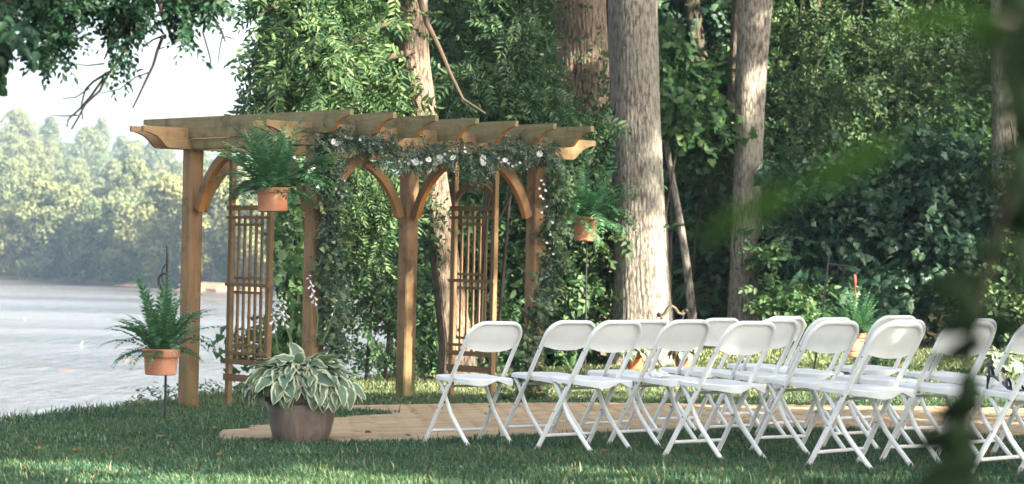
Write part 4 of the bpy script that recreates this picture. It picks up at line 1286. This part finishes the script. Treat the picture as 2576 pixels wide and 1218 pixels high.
fl_small = [(870, 345), (885, 348), (905, 352), (940, 362), (960, 370), (1005, 405), (1018, 408), (1028, 412), (1036, 405), (1060, 410), (1120, 388), (1132, 380), (1150, 378), (1170, 382), (1255, 398), (1262, 408), (1280, 412), (1290, 418), (1300, 415), (1308, 410),
            (1362, 455), (1368, 465), (1358, 475), (1372, 480), (1366, 500), (1376, 520), (1362, 535), (1385, 590), (1392, 640), (1390, 560), (850, 460), (858, 470), (866, 455), (852, 485), (862, 495), (870, 480), (845, 475), (800, 470), (840, 610), (846, 640), (838, 660), (848, 590), (842, 560), (836, 700), (1376, 612), (1384, 625), (1360, 495), (1170, 372), (915, 345)]
for lst, ms, in ((fl_big, FL[:3]), (fl_small, FL[3:])):
    for k, (px, py) in enumerate(lst):
        o = link('blossom', ms[k % len(ms)], gl)
        p = gpt(px, py, .085 + .02 * rg.random())
        q_ = Vector((rg.normal() * .4, -1, .25 + rg.normal() * .4)).to_track_quat('Z', 'Y')
        o.matrix_local = Matrix.Translation(p - B0) @ q_.to_matrix().to_4x4() @ Matrix.Scale(rg.uniform(.85, 1.2), 4)

# ================================================================== FERNS, POTS, HOOKS
def frond_mesh(seed, L, e0, bend, pn=22, pl=.062):
    rg = np.random.default_rng(seed)
    n = 40
    t = np.linspace(0, 1, n)
    ang = R(e0) - R(bend) * t ** 1.4
    dx, dz = np.cos(ang), np.sin(ang)
    X = np.concatenate([[0], np.cumsum(dx[:-1])]) * L / n
    Z = np.concatenate([[0], np.cumsum(dz[:-1])]) * L / n
    yw = .02 * np.sin(t * 3 + rg.uniform(0, 6)) * t
    v, f = [], []
    for i in range(0, n, 3):
        w = .0022 * (1 - .7 * t[i])
        v += [(X[i], yw[i] - w, Z[i]), (X[i], yw[i] + w, Z[i])]
    m_ = len(v) // 2
    f += [(2 * i, 2 * i + 1, 2 * i + 3, 2 * i + 2) for i in range(m_ - 1)]
    for k in range(pn):
        tt = .10 + .89 * k / (pn - 1)
        i = min(n - 1, int(tt * (n - 1)))
        p = np.array([X[i], yw[i], Z[i]])
        tg = np.array([math.cos(ang[i]), 0, math.sin(ang[i])])
        nr = np.array([-math.sin(ang[i]), 0, math.cos(ang[i])])
        ln = pl * (math.sin(PI * min(.99, .16 + .82 * tt)) ** .75) * rg.uniform(.88, 1.08)
        for s_ in (-1, 1):
            d = norm(np.array([0, s_, 0.0]) + tg * (.28 + .5 * tt) - nr * rg.uniform(.05, .35))
            wv = tg * ln * .17
            o = len(v)
            v += [tuple(p), tuple(p + d * ln * .45 + wv + nr * .002), tuple(p + d * ln), tuple(p + d * ln * .45 - wv)]
            f += [(o, o + 1, o + 2), (o, o + 2, o + 3)]
    return MB().add(v, f).mesh('frond', M['lf_fern'], False)
FR_UP = [frond_mesh(k, L, e, bd) for k, (L, e, bd) in enumerate([(.62, 88, 22), (.58, 84, 35), (.52, 80, 30), (.66, 80, 50)])]
FR_MID = [frond_mesh(10 + k, L, e, bd) for k, (L, e, bd) in enumerate([(.50, 68, 60), (.55, 60, 70), (.46, 55, 55), (.58, 50, 60)])]
FR_OUT = [frond_mesh(20 + k, L, e, bd) for k, (L, e, bd) in enumerate([(.50, 40, 95), (.44, 30, 90), (.55, 38, 120), (.40, 15, 80)])]
def fern(loc, label, seed, mix_, scale=1.0, az=None, cat='fern'):
    o = thing('fern', label, cat, loc, 0)
    rg = np.random.default_rng(seed)
    k = 0
    for lst, cnt in ((FR_UP, mix_[0]), (FR_MID, mix_[1]), (FR_OUT, mix_[2])):
        for i in range(cnt):
            a = k * 2.39996 + rg.normal() * .25
            c = link('frond', lst[int(rg.integers(0, len(lst)))], o)
            s_ = scale * rg.uniform(.72, 1.08)
            r_ = rg.uniform(.01, .07) * scale
            c.location = (r_ * math.cos(a), r_ * math.sin(a), rg.uniform(-.02, .01))
            c.rotation_euler = (rg.normal() * .14, rg.normal() * .12, a)
            c.scale = (s_,) * 3
            k += 1
    return o
def pot(loc, label, rt, rb, h, band, mat='terracotta', cat='flower pot', tilt=0.0, grooves=False, name='flower_pot'):
    o = thing(name, label, cat, loc, 0)
    o.rotation_euler = (0, tilt, 0)
    w = .010
    rm = rt - .014 - (rt - rb) * .25
    prof = [(rb - .012, 0), (rb, .006), (rb + (rm - rb) * .5, (h - band) * .5)]
    if grooves:
        for z in (h * .22, h * .62):
            rr = rb + (rm - rb) * z / h
            prof += [(rr, z - .008), (rr - .004, z - .003), (rr - .004, z + .003), (rr + .001, z + .008)]
        prof = sorted(prof[:2] + prof[3:], key=lambda p: p[1])
    prof += [(rm, h - band - .002), (rt - .003, h - band + .004), (rt, h - band + .012), (rt, h - .006), (rt - .005, h), (rt - w - .004, h - .003), (rt - w - .008, h - .03)]
    MB().lathe(prof, 44).build('body', M[mat], o, None, True, 40)
    MB().lathe([(.001, h - .028), (rt - w - .006, h - .030)], 24).build('soil', M['soil'], o)
    return o
def hanger(o, rt, h, top):
    b_ = MB()
    for k in range(3):
        a = k * 2.094 + .5
        b_.tube([(rt * math.cos(a), rt * math.sin(a), h - .01), (0, 0, top)], .0018, 5)
    b_.tube([(0, 0, top - .005), (.0, 0, top + .03), (.02, 0, top + .05), (.035, 0, top + .03)], .0028, 6)
    b_.build('hanger', M['wire'], o)

# left shepherd's hook with pot and fern
hb = at(416, 1070, 19.0); hb.z = gz(hb.x, hb.y)
hook = thing('shepherds_hook', 'black iron shepherds hook standing on the lawn at the river edge', 'plant hook', hb, 0)
topz = at(421, 622, 19.0).z - hb.z
lean = (at(421, 622, 19.0).x - hb.x) / topz
pole = MB().tube([(0, 0, -.15), (lean * .5 * topz, 0, topz * .5), (lean * topz, 0, topz - .01)], .0095, 10)
pole.box((lean * (topz - .10), 0, topz - .115), (.020, .020, .045))
pole.build('pole', M['iron'], hook)
MB().ball((lean * topz, 0, topz + .004), .014, 12, 8).build('finial', M['iron'], hook)
def hk(px, py): return at(px, py, 19.0 - .012) - hb
MB().tube([hk(420, 663), hk(414, 668), hk(408, 680), hk(408, 700), hk(411, 712)], .006, 7).tube([hk(420, 690), hk(412, 688), hk(404, 692), hk(399, 702), hk(400, 714), hk(406, 725), hk(410, 738)], [.007, .010, .011, .011, .011, .011, .008], 8).build('scroll', M['iron'], hook)
MB().prism([(-.018, -.035), (.018, -.035), (.022, -.018), (.004, .038), (-.012, .02)], -.004, .004, lambda u, v, t: hk(407, 745) + Vector((u, t, v)), 0).build('leaf_plate', M['iron'], hook)
pl = at(404.5, 943, 18.9)
pot(pl, 'terracotta pot hanging on the shepherds hook by the river', .152, .122, .205, .068)
hanger(bpy.context.scene.objects[-1] if False else [o for o in COL.objects if o.name.startswith('flower_pot')][-1], .145, .205, .60)
fern(pl + Vector((0, 0, .19)), 'upright fern in the pot on the shepherds hook by the river', 801, (24, 26, 24), 1.12)

# fern hanging from the front beam's left end
pl = at(686.5, 533, 19.62)
pt = pot(pl, 'terracotta pot hanging under the left end of the front beam', .143, .118, .195, .045, tilt=-.05)
hanger(pt, .136, .195, .52)
fern(pl + Vector((0, 0, .18)), 'big bushy fern hanging under the left end of the front beam', 811, (20, 40, 44), 1.28)
# fern on a tall hook at the right
hb2 = at(1472, 957, 25.0); hb2.z = gz(hb2.x, hb2.y)
hook2 = thing('shepherds_hook', 'tall black hook behind the right post holding a fern basket', 'plant hook', hb2, 0)
def hk2(px, py): return at(px, py, 25.0) - hb2
MB().tube([Vector((0, 0, -.1)), hk2(1474, 780), hk2(1476, 600), hk2(1477, 440)], .008, 8).build('pole', M['iron'], hook2)
MB().tube([hk2(1477, 440), hk2(1478, 425), hk2(1486, 415), hk2(1489, 402), hk2(1484, 393), hk2(1477, 395), hk2(1475, 402)], .008, 8).build('scroll', M['iron'], hook2)
pl = at(1471, 607, 24.88)
pt = pot(pl, 'tapered grooved terracotta pot hanging right of the pergola', .148, .112, .250, .030, 'terracotta', tilt=.03, grooves=True)
hanger(pt, .14, .25, .72)
fern(pl + Vector((0, 0, .22)), 'dark trailing fern hanging right of the pergola before the thick trunk', 821, (10, 36, 40), 1.42)
# right hook behind the chairs
hb3 = at(2048, 932, 25.2); hb3.z = gz(hb3.x, hb3.y)
hook3 = thing('shepherds_hook', 'leaning black square hook pole behind the right chairs', 'plant hook', hb3, 0)
def hk3(px, py): return at(px, py, 25.2) - hb3
MB().tube([hk3(2040, 980), hk3(2066, 800), hk3(2087, 634)], .014, 4).build('pole', M['iron'], hook3)
MB().tube([hk3(2084, 664), hk3(2120, 668), hk3(2153, 674), hk3(2155, 682), hk3(2153, 694)], .008, 8).tube([hk3(2112, 668), hk3(2116, 680), hk3(2122, 684), hk3(2127, 678), hk3(2127, 670)], .004, 6).build('arm', M['iron'], hook3)
ph = thing('plant_hanger', 'rust red wooden hanger hook above the fern behind the right chairs', 'hanger', at(2152, 700, 25.15), 0)
ph0 = Vector(ph.location)
MB().tube([at(2149, 690, 25.15) - ph0, at(2150, 697, 25.15) - ph0, at(2151, 712, 25.15) - ph0, at(2150, 722, 25.15) - ph0, at(2152, 740, 25.15) - ph0, at(2153, 772, 25.15) - ph0], [.008, .018, .017, .008, .009, .003], 10).build('hook', simple('rust_red_wood', (.30, .075, .03), .6, .3), ph)
pl = at(2152, 898, 25.0)
pot(pl, 'boxy terracotta pot hanging behind the right chairs', .142, .118, .25, .05, 'terracotta', grooves=True)
fern(pl + Vector((0, 0, .23)), 'tall green fern in the pot behind the right chairs', 831, (20, 24, 22), 1.02)

# ================================================================== HOSTAS
def hosta_leaf(seed, wide=.62):
    rg = np.random.default_rng(seed)
    nu = 10
    cols = [-1, -.72, -.36, 0, .36, .72, 1]
    v, f, mi = [], [], []
    ph = rg.uniform(0, 6.28)
    bend = rg.uniform(.25, .6)
    for i in range(nu):
        t = i / (nu - 1)
        w = wide * .5 * (math.sin(PI * min(1, (t * .94 + .06) ** .72)) ** .85) + .002
        for j, c in enumerate(cols):
            cc = c
            if abs(c) == .72: cc = math.copysign(.70 + .10 * math.sin(i * 1.9 + ph + j), c)
            z = -bend * t * t * .55 + .20 * w * (abs(cc) ** 1.5) + .035 * abs(cc) ** 2 * math.sin(t * 17 + ph + (2 if c > 0 else 0)) + .02 * math.cos(c * 9) * (1 - t)
            v.append((t - .07 * abs(cc) * math.sin(PI * t) * (1 - t), cc * w, z))
    k = len(cols)
    for i in range(nu - 1):
        for j in range(k - 1):
            f.append((i * k + j, (i + 1) * k + j, (i + 1) * k + j + 1, i * k + j + 1))
            mi.append(1 if j in (0, k - 2) else 0)
    return MB().add(v, f, mi).mesh('leaf', [M['hosta_green'], M['hosta_cream']], True, 80)
HL = [hosta_leaf(k, w) for k, w in enumerate([.60, .66, .56, .62, .70, .58])]
def hosta(loc, label, seed, n, R0, H, leaf, droop=1.0):
    o = thing('hosta', label, 'hosta', loc, 0)
    rg = np.random.default_rng(seed)
    pet = MB()
    for k in range(n):
        t = (k + .5) / n
        a = k * 2.39996 + rg.normal() * .22
        rb = R0 * (.10 + .72 * t ** .7) * rg.uniform(.85, 1.15)
        hb_ = H * (1 - .80 * t ** 1.25) * rg.uniform(.85, 1.1)
        pitch = R(22 - 84 * t ** .8 * droop + rg.normal() * 14)
        s_ = leaf * (.72 + .42 * math.sin(PI * (.25 + .6 * t))) * rg.uniform(.85, 1.12)
        c = link('leaf', HL[int(rg.integers(0, 6))], o)
        c.matrix_local = (Matrix.Translation((rb * math.cos(a), rb * math.sin(a), hb_)) @ Matrix.Rotation(a + rg.normal() * .3, 4, 'Z')
                          @ Matrix.Rotation(-pitch, 4, 'Y') @ Matrix.Rotation(rg.normal() * .35, 4, 'X') @ Matrix.Scale(s_, 4))
        pet.tube([(.02 * math.cos(a), .02 * math.sin(a), -.03), (rb * .6 * math.cos(a), rb * .6 * math.sin(a), hb_ * .8), (rb * math.cos(a), rb * math.sin(a), hb_)], .0035, 4, False)
    pet.build('petioles', M['hosta_green'], o)
    return o
def scape(o, pts, bells, seed, cat='flower_stalk'):
    rg = np.random.default_rng(seed)
    st = MB().tube(pts, [.005 - .003 * k / (len(pts) - 1) for k in range(len(pts))], 6).build('flower_stalk', M['stem'], o)
    pts = [Vector(p) for p in pts]
    for k in range(bells):
        f_ = 1 - .55 * k / max(1, bells)
        i = min(len(pts) - 2, int(f_ * (len(pts) - 1)))
        p = pts[i].lerp(pts[i + 1], f_ * (len(pts) - 1) - i)
        a = k * 2.4 + rg.normal() * .4
        l = (.015 + .020 * min(1, k / 3)) * rg.uniform(.85, 1.15)
        dirv = Vector((math.cos(a) * .7, math.sin(a) * .7, -.75 + .5 * (k < 2))).normalized()
        m_ = MB()
        r_ = l * .24
        m_.lathe([(.0015, 0), (r_ * .35, l * .25), (r_ * .75, l * .6), (r_ * 1.15, l * .92), (r_ * .9, l)], 8)
        c = m_.build('flower', M['lavender'], st)
        c.matrix_local = Matrix.Translation(p) @ dirv.to_track_quat('Z', 'Y').to_matrix().to_4x4()
pp = ground_at(757, 1116)
planter = thing('planter', 'large weathered brown glazed planter at the edge of the path', 'planter', pp, 0)
MB().lathe([(r_ * 1.07, z_) for r_, z_ in [(.155, 0), (.166, .008), (.188, .10), (.207, .20), (.213, .262), (.208, .268), (.222, .276), (.228, .292), (.222, .306), (.226, .318), (.228, .334), (.220, .342), (.205, .338), (.200, .30)]], 64).build('body', M['glaze'], planter, None, True, 50)
rope = MB()
for k in range(44):
    a = 2 * PI * k / 44
    p0 = Vector((.242 * math.cos(a), .242 * math.sin(a), .284)); a2 = a + .16
    p1 = Vector((.245 * math.cos(a2), .245 * math.sin(a2), .320))
    rope.tube([p0, (p0 + p1) / 2 * 1.005, p1], [.004, .008, .004], 6)
rope.build('braided_rim', M['glaze'], planter)
MB().lathe([(.001, .315), (.203, .312)], 24).build('soil', M['soil'], planter)
hs = hosta(pp + Vector((0, 0, .33)), 'big variegated hosta with cream edged leaves filling the planter', 851, 210, .40, .21, .155)
def hp(px, py, d=pp.y): return at(px, py, d) - Vector(hs.location)
scape(hs, [hp(795, 850, 15.6), hp(800, 800, 15.6), hp(793, 760, 15.6), hp(784, 725, 15.6), hp(777, 692, 15.6)], 11, 1)
scape(hs, [hp(735, 870, 15.65), hp(722, 830, 15.65), hp(712, 800, 15.65), hp(703, 770, 15.65)], 9, 2)
scape(hs, [hp(735, 860, 15.8), hp(724, 810, 15.8), hp(714, 770, 15.8), hp(708, 735, 15.8)], 9, 3)
scape(hs, [hp(812, 860, 15.6), hp(826, 830, 15.6), hp(834, 800, 15.6), hp(842, 775, 15.6), hp(844, 755, 15.6)], 3, 4)
scape(hs, [hp(700, 885, 15.6), hp(695, 850, 15.6), hp(690, 810, 15.6), hp(686, 785, 15.6)], 8, 5)

# two small potted hostas and a scroll topped stand at the foot of the thick trunk
for k, (px, py, d, lab, sc_) in enumerate([(1596, 922, 28.0, 'under the chairs, left of the plant stand', 1.0), (1719, 919, 28.3, 'under the chairs, right of the plant stand', .92)]):
    pl = at(px, py, d); pl.z = gz(pl.x, pl.y)
    pot(pl, 'round terracotta pot ' + lab, .138 * sc_, .088 * sc_, .21 * sc_, .035, 'terracotta_red')
    hosta(pl + Vector((0, 0, .19 * sc_)), 'small variegated hosta in the terracotta pot ' + lab, 860 + k, 46, .17 * sc_, .12, .115)
st0 = at(1670, 920, 28.2); st0.z = gz(st0.x, st0.y)
stand = thing('plant_stand', 'old stand with wavy wooden top and dark bowed iron legs between two small pots', 'plant stand', st0, 0)
def sp(px, py, d=28.2): return at(px, py, d) - st0
top = [sp(1660, 797), sp(1672, 790), sp(1682, 774), sp(1690, 770), sp(1698, 776), sp(1705, 787), sp(1714, 790), sp(1724, 782)]
m_ = MB()
for dd in (-.12, .12):
    m_.tube([p + Vector((0, dd, 0)) for p in top], .016, 8)
vs_, fs_ = [], []
for p in top:
    vs_ += [p + Vector((0, -.12, .012)), p + Vector((0, .12, .012)), p + Vector((0, .12, -.012)), p + Vector((0, -.12, -.012))]
for k in range(len(top) - 1):
    for j in range(4):
        fs_.append((k * 4 + j, k * 4 + (j + 1) % 4, k * 4 + 4 + (j + 1) % 4, k * 4 + 4 + j))
m_.add(vs_, fs_).build('wavy_top', simple('weathered_board', (.24, .19, .12), .8, .2, (8, .5, (.13, .11, .07))), stand)
for px, py in ((1658, 792), (1726, 782)):
    MB().ball(sp(px, py, 28.08), .028, 12, 8).build('knob', M['iron'], stand)
for a, c in (((1664, 796), [(1660, 830), (1650, 870), (1655, 905), (1668, 925)]), ((1722, 786), [(1706, 830), (1702, 870), (1706, 905), (1714, 924)])):
    MB().tube([sp(*a)] + [sp(*q) for q in c], [.012, .013, .014, .013, .012], 8).build('leg', M['iron'], stand)

# plants by the right hook
hg = at(2515, 950, 26.5); hg.z = gz(hg.x, hg.y)
hosta(hg, 'variegated hosta growing in the lawn behind the blurred leaves', 870, 52, .30, .26, .17)
bush('rose_bush', 'small leafy bush with bare stems behind the third row of chairs', 'bush', [blob(2215, 905, 26.4, .14, .15, .10, 9, 6), blob(2240, 930, 26.3, .12, .15, .06, 7, 6), blob(2190, 885, 26.5, .10, .1, .08, 5, 6)],
     'simple', M['lf_bank'], 881, stem_mat='bark_tan', spread=.06, size=(.35, .6))
sb = at(2262, 945, 26.6); sb.z = gz(sb.x, sb.y)
stump = thing('leaning_stump', 'short brown leaning trunk stub beside the small leafy bush', 'stump', sb, 0)
link('trunk', np_mesh('trunk', *trunk_mesh([Vector((-.10, 0, -.06)), Vector((-.02, 0, .10)), Vector((.06, .02, .28)), Vector((.10, .02, .42))], [.05, .042, .04, .036], 91, .08, 28, .04, False), M['bark_tan'], True), stump)

# ================================================================== CHAIRS
def make_chair():
    o = thing('folding_chair', '', 'chair')
    r = .0145
    yt, yf, zt, hw = -.245, .225, .80, .208
    def tp(s_): return Vector((0, yf + (yt - yf) * s_, zt * s_))       # along the tube plane, s from foot to top
    fwd = (tp(1) - tp(0)).normalized()
    Lt = (tp(1) - tp(0)).length
    rc = .105
    def loc(x, l): return Vector((x, 0, 0)) + tp(0) + fwd * l
    pts = [loc(-hw - .012, .03), loc(-hw - .006, .25), loc(-hw, .5)]
    top_l = Lt
    pts += [loc(-hw, top_l - rc - .12)]
    for k in range(8):
        a = PI - (PI / 2) * k / 7
        pts.append(loc(-hw + rc + rc * math.cos(a), top_l - rc + rc * math.sin(a)))
    mirr = [Vector((-p.x, p.y, p.z)) for p in pts[::-1]]
    MB().tube(pts + mirr, r, 10).build('back_frame', M['frame'], o)
    # backrest shell
    nu, nv = 17, 9
    nrm = Vector((0, -fwd.z, fwd.y)).normalized()            # backwards and down
    if nrm.y > 0: nrm = -nrm
    l0, l1 = top_l - .172, top_l - .004
    v, f = [], []
    for side in (0, 1):
        for j in range(nv):
            for i in range(nu):
                u = -1 + 2 * i / (nu - 1)
                w = j / (nv - 1)
                l = l0 + (l1 - l0) * w
                if w < .3: l -= (.024 * (1 - abs(u) ** 2.6) + .010 * math.exp(-((abs(u) - .93) / .06) ** 2)) * (1 - w / .3)
                hx = hw - .004
                dl = top_l - l
                if dl < rc: hx = hw - .004 - (rc - math.sqrt(max(0, rc * rc - (rc - dl) ** 2)))
                x = u * hx
                bul = .024 * (1 - u * u) * (1 - w) ** .7 - .004 + .012 * max(0, 1 - w / .12) * (1 - abs(u) ** 6)
                rim = .010 * (max(0, (w - .82) / .18) ** 2 + max(0, (abs(u) - .85) / .15) ** 2)
                p = loc(x, l) + nrm * (bul + (rim * .4 if side == 0 else -.012))
                v.append(p)
    k = nu * nv
    for j in range(nv - 1):
        for i in range(nu - 1):
            a = j * nu + i
            f.append((a, a + 1, a + nu + 1, a + nu))
            f.append((k + a, k + a + nu, k + a + nu + 1, k + a + 1))
    ring = [i for i in range(nu)] + [j * nu + nu - 1 for j in range(1, nv)] + [(nv - 1) * nu + i for i in range(nu - 2, -1, -1)] + [j * nu for j in range(nv - 2, 0, -1)]
    for q_ in range(len(ring)):
        a, c = ring[q_], ring[(q_ + 1) % len(ring)]
        f.append((c, a, k + a, k + c))
    MB().add(v, f).build('backrest', M['plastic'], o, None, True, 50)
    # seat
    n = 48
    rings = []
    def outline(s_):
        out = []
        for q_ in range(n):
            a = 2 * PI * q_ / n
            ca_, sa_ = math.cos(a), math.sin(a)
            e = .52
            x = math.copysign(abs(ca_) ** e, ca_) * .198 * s_
            y = math.copysign(abs(sa_) ** e, sa_) * .228 * s_ - .012
            x *= 1.0 + .06 * y / .205
            out.append((x, y))
        return out
    zs = .448
    def dish(x, y):
        return -.016 * (1 - (x / .2) ** 2) * (1 - ((y + .03) / .22) ** 2) + .010 * max(0, y / .205) - .006 * max(0, (y - .13) / .07) ** 2
    v, f = [], []
    def skirt(x, y):
        back = max(0, -y / .205)
        return .026 + .016 * back * (math.cos(x / .198 * PI * 1.55) * -.5 + .5) - .014 * back * math.exp(-(x / .055) ** 2)
    for s_, dz in ((.30, 0), (.62, 0), (.86, 0), (.96, .004), (1.0, -.003)):
        v += [(x, y - .005, zs + dish(x, y) + dz) for x, y in outline(s_)]
    o1 = outline(1.0); o2 = outline(.955); o3 = outline(.90)
    v += [(x, y - .005, zs + dish(x, y) - skirt(x, y)) for x, y in o1]
    v += [(x, y - .005, zs + dish(x, y) - skirt(x, y)) for x, y in o2]
    v += [(x, y - .005, zs + dish(x, y) - .014) for x, y in o3]
    nr = len(v) // n
    for i in range(nr - 1):
        for q_ in range(n):
            q2 = (q_ + 1) % n
            f.append((i * n + q_, (i + 1) * n + q_, (i + 1) * n + q2, i * n + q2))
    c0 = len(v); v.append((0, -.005, zs - .016))
    f += [(c0, q_, (q_ + 1) % n) for q_ in range(n)]
    c1 = len(v); v.append((0, -.005, zs - .030))
    f += [(c1, (nr - 1) * n + (q_ + 1) % n, (nr - 1) * n + q_) for q_ in range(n)]
    MB().add(v, f).build('seat', M['plastic'], o, None, True, 45)
    # rear legs
    for s_ in (-1, 1):
        x = s_ * (hw - .032)
        MB().tube([(x, .135, .425), (x, .10, .385), (x, .035, .27), (x, .0, .215), (x, -.06, .15), (x, -.18, .03), (x, -.195, .014)], [.012, .013, .013, .0135, .0135, .0135, .013], 10).build('rear_leg', M['frame'], o)
        MB().tube([(x, -.176, .034), (x, -.212, .0)], [.0155, .0165], 10).build('foot_cap', M['cap'], o)
        MB().tube([loc(s_ * (hw + .011), .045), loc(s_ * (hw + .013), -.004)], [.0165, .0175], 10).build('foot_cap', M['cap'], o)
        lr = (zs - .035) / fwd.z
        MB().tube([loc(s_ * (hw + .017), lr), loc(s_ * (hw - .03), lr)], .007, 8).build('rivet', M['steel'], o)
        MB().tube([loc(s_ * (hw + .021), .29), loc(s_ * (hw - .02), .29)], .0055, 8).build('rivet', M['steel'], o)
        MB().tube([loc(s_ * (hw + .012), top_l - .20), loc(s_ * (hw + .018), top_l - .20)], .005, 8).build('rivet', M['steel'], o)
    MB().tube([loc(-hw - .004, .115), loc(-hw + .02, .115), loc(hw - .02, .115), loc(hw + .004, .115)], [.007, .010, .010, .007], 8).build('stretcher', M['frame'], o)
    MB().tube([(-hw + .03, .10, .385), (hw - .03, .10, .385)], .008, 8).build('cross_bar', M['frame'], o)
    return o
ORD = ['leftmost', 'second from the left', 'third from the left', 'fourth from the left', 'fifth from the left']
ROWN = ['front row nearest the pergola', 'second row', 'third row', 'fourth row', 'last row at the right edge']
ROWS = [((-.065, 15.30), (0, .65, 1.34, 2.03, 2.70)), ((.65, 14.50), (0, .60, 1.42, 1.95, 2.62)), ((1.375, 13.72), (0, .73, 1.36, 2.05)), ((2.10, 12.93), (0, .62, 1.22)), ((2.83, 12.15), (0, .64))]
rg = np.random.default_rng(91)
proto = make_chair()
chairs = {}
for r_, (p0, ws) in enumerate(ROWS):
    for k, w in enumerate(ws):
        o = proto if not chairs else copy_tree(proto)
        p = Vector((p0[0], p0[1], 0)) + EX * w + EY * .245
        o.location = (p.x, p.y, gz(p.x, p.y) - .008)
        o.rotation_euler = (R(.4) * rg.normal(), R(.4) * rg.normal(), TH + R(2.2) * rg.normal())
        lab = 'white folding chair, %s in the %s' % (ORD[k], ROWN[r_])
        if (r_, k) == (1, 1): lab = 'white folding chair with a crumpled white tissue on its seat'
        if (r_, k) == (4, 0): lab = 'white folding chair holding a dark strappy sandal, cut by the right edge'
        tag(o, lab, 'chair', 'white folding chairs set out in rows')
        chairs[(r_, k)] = o

# tissue on the second chair of the second row
ch = chairs[(1, 1)]
tl = ch.matrix_basis @ Vector((-.03, -.02, .442))
b_ = MB()
rg = np.random.default_rng(95)
b_.ball((0, 0, .022), 1, 18, 11)
b_.v = [(p[0] * .055 * (1 + .30 * math.sin(p[1] * 7 + p[2] * 5) + rg.normal() * .10), p[1] * .045 * (1 + .3 * math.sin(p[0] * 8 + 2) + rg.normal() * .10), max(0, .020 + (p[2] - .022) * .026 * (1 + .5 * math.sin(p[0] * 9) + rg.normal() * .15))) for p in b_.v]
o = b_.build('tissue', M['tissue'], None, None, True, 20)
o.location = tl
tag(o, 'crumpled white tissue lying on a white chair seat', 'tissue')
# sandal on the chair at the right edge
ch = chairs[(4, 0)]
so = thing('sandal', 'dark high heeled sandal with cream straps on the chair at the right edge', 'sandal', ch.matrix_basis @ Vector((-.10, .09, .447)), TH + R(-72))
prof = [(-.10, .075), (-.06, .072), (-.02, .045), (.02, .014), (.06, .006), (.11, .008)]
v, f = [], []
for x, z in prof:
    w = .032 * (1 if x > 0 else .75) * (.7 if x > .1 else 1)
    v += [(x, -w, z), (x, w, z), (x, w, z + .006), (x, -w, z + .006)]
for k in range(len(prof) - 1):
    for j in range(4): f.append((k * 4 + j, k * 4 + (j + 1) % 4, k * 4 + 4 + (j + 1) % 4, k * 4 + 4 + j))
f += [(3, 2, 1, 0), (20, 21, 22, 23)]
MB().add(v, f).build('sole', M['navy'], so)
MB().tube([(-.092, 0, .074), (-.097, 0, .03), (-.098, 0, 0)], [.011, .006, .005], 8).build('heel', M['navy'], so)
for x, z, h_, m_ in ((.085, .010, .035, 'navy'), (.055, .012, .045, 'cream'), (.02, .02, .052, 'navy'), (-.015, .045, .055, 'cream'), (-.075, .078, .055, 'navy')):
    pts = [(x - .012 * math.sin(PI * i / 10), .033 * math.cos(PI * i / 10), z + h_ * math.sin(PI * i / 10)) for i in range(11)]
    st = MB()
    vv, ff = [], []
    for p in pts: vv += [(p[0] - .007, p[1], p[2]), (p[0] + .007, p[1], p[2]), (p[0] + .007, p[1] * .93, p[2] - .003), (p[0] - .007, p[1] * .93, p[2] - .003)]
    for k in range(10):
        for j in range(4): ff.append((k * 4 + j, k * 4 + (j + 1) % 4, k * 4 + 4 + (j + 1) % 4, k * 4 + 4 + j))
    st.add(vv, ff).build('strap', M[m_], so)

# fallen leaves
tv, tf = leaf6(.055, .03, .3, .3)
dl = MB().add([tuple(p) for p in tv], tf).mesh('fallen_leaf', M['dry_leaf'], False)
for px, py, lab in ((917, 1102, 'curled brown leaf on the pavers right of the planter'), (105, 1138, 'brown dead leaf in the grass at the lower left'), (183, 1148, 'brown dead leaf in the grass, the second from the left'), (535, 1091, 'brown leaf at the left tip of the path'),
                    (1770, 1157, 'orange brown leaf in the grass below the middle chairs'), (501, 1030, 'brown leaf at the foot of the left post'), (2116, 1103, 'brown leaf in the grass between the right chairs')):
    p = ground_at(px, py)
    o = link('fallen_leaf', dl)
    o.location = (p.x, p.y, p.z + .035)
    o.rotation_euler = (.5 * math.sin(px), .5 * math.cos(py), px)
    tag(o, lab, 'leaf', 'fallen leaves')
rg = np.random.default_rng(97)
P, D, U, S = [], [], [], []
for k in range(260):
    d = 12.8 + 9.5 * rg.random()
    x = rg.uniform(-.2, .2) * d
    z = float(lawn_z(x, d))
    if x < brink_x(d) + .2: continue
    on = bool(in_poly(np.array([x]), np.array([d]), PATH)[0])
    P.append((x, d, z + (.030 if on else .022 + .02 * rg.random())))
    a = rg.uniform(0, 6.28)
    D.append((math.cos(a), math.sin(a), rg.normal() * .15)); U.append((rg.normal() * .4, rg.normal() * .4, 1)); S.append(rg.uniform(.012, .045) if rg.random() < .8 else .06)
tv2 = np.array([[0, 0, 0], [.4, .22, .08], [1, 0, .02], [.4, -.22, .08]])
P, D, U, S = map(np.array, (P, D, U, S))
me = np_mesh('leaf_litter', *cloud_arrays(tv2, [(0, 3, 2), (0, 2, 1)], frames(D, U) * S[:, None, None], P), M['dry_leaf'])
tag(link('leaf_litter', me), 'small dry leaf scraps scattered over the lawn and pavers', None, None, 'stuff')
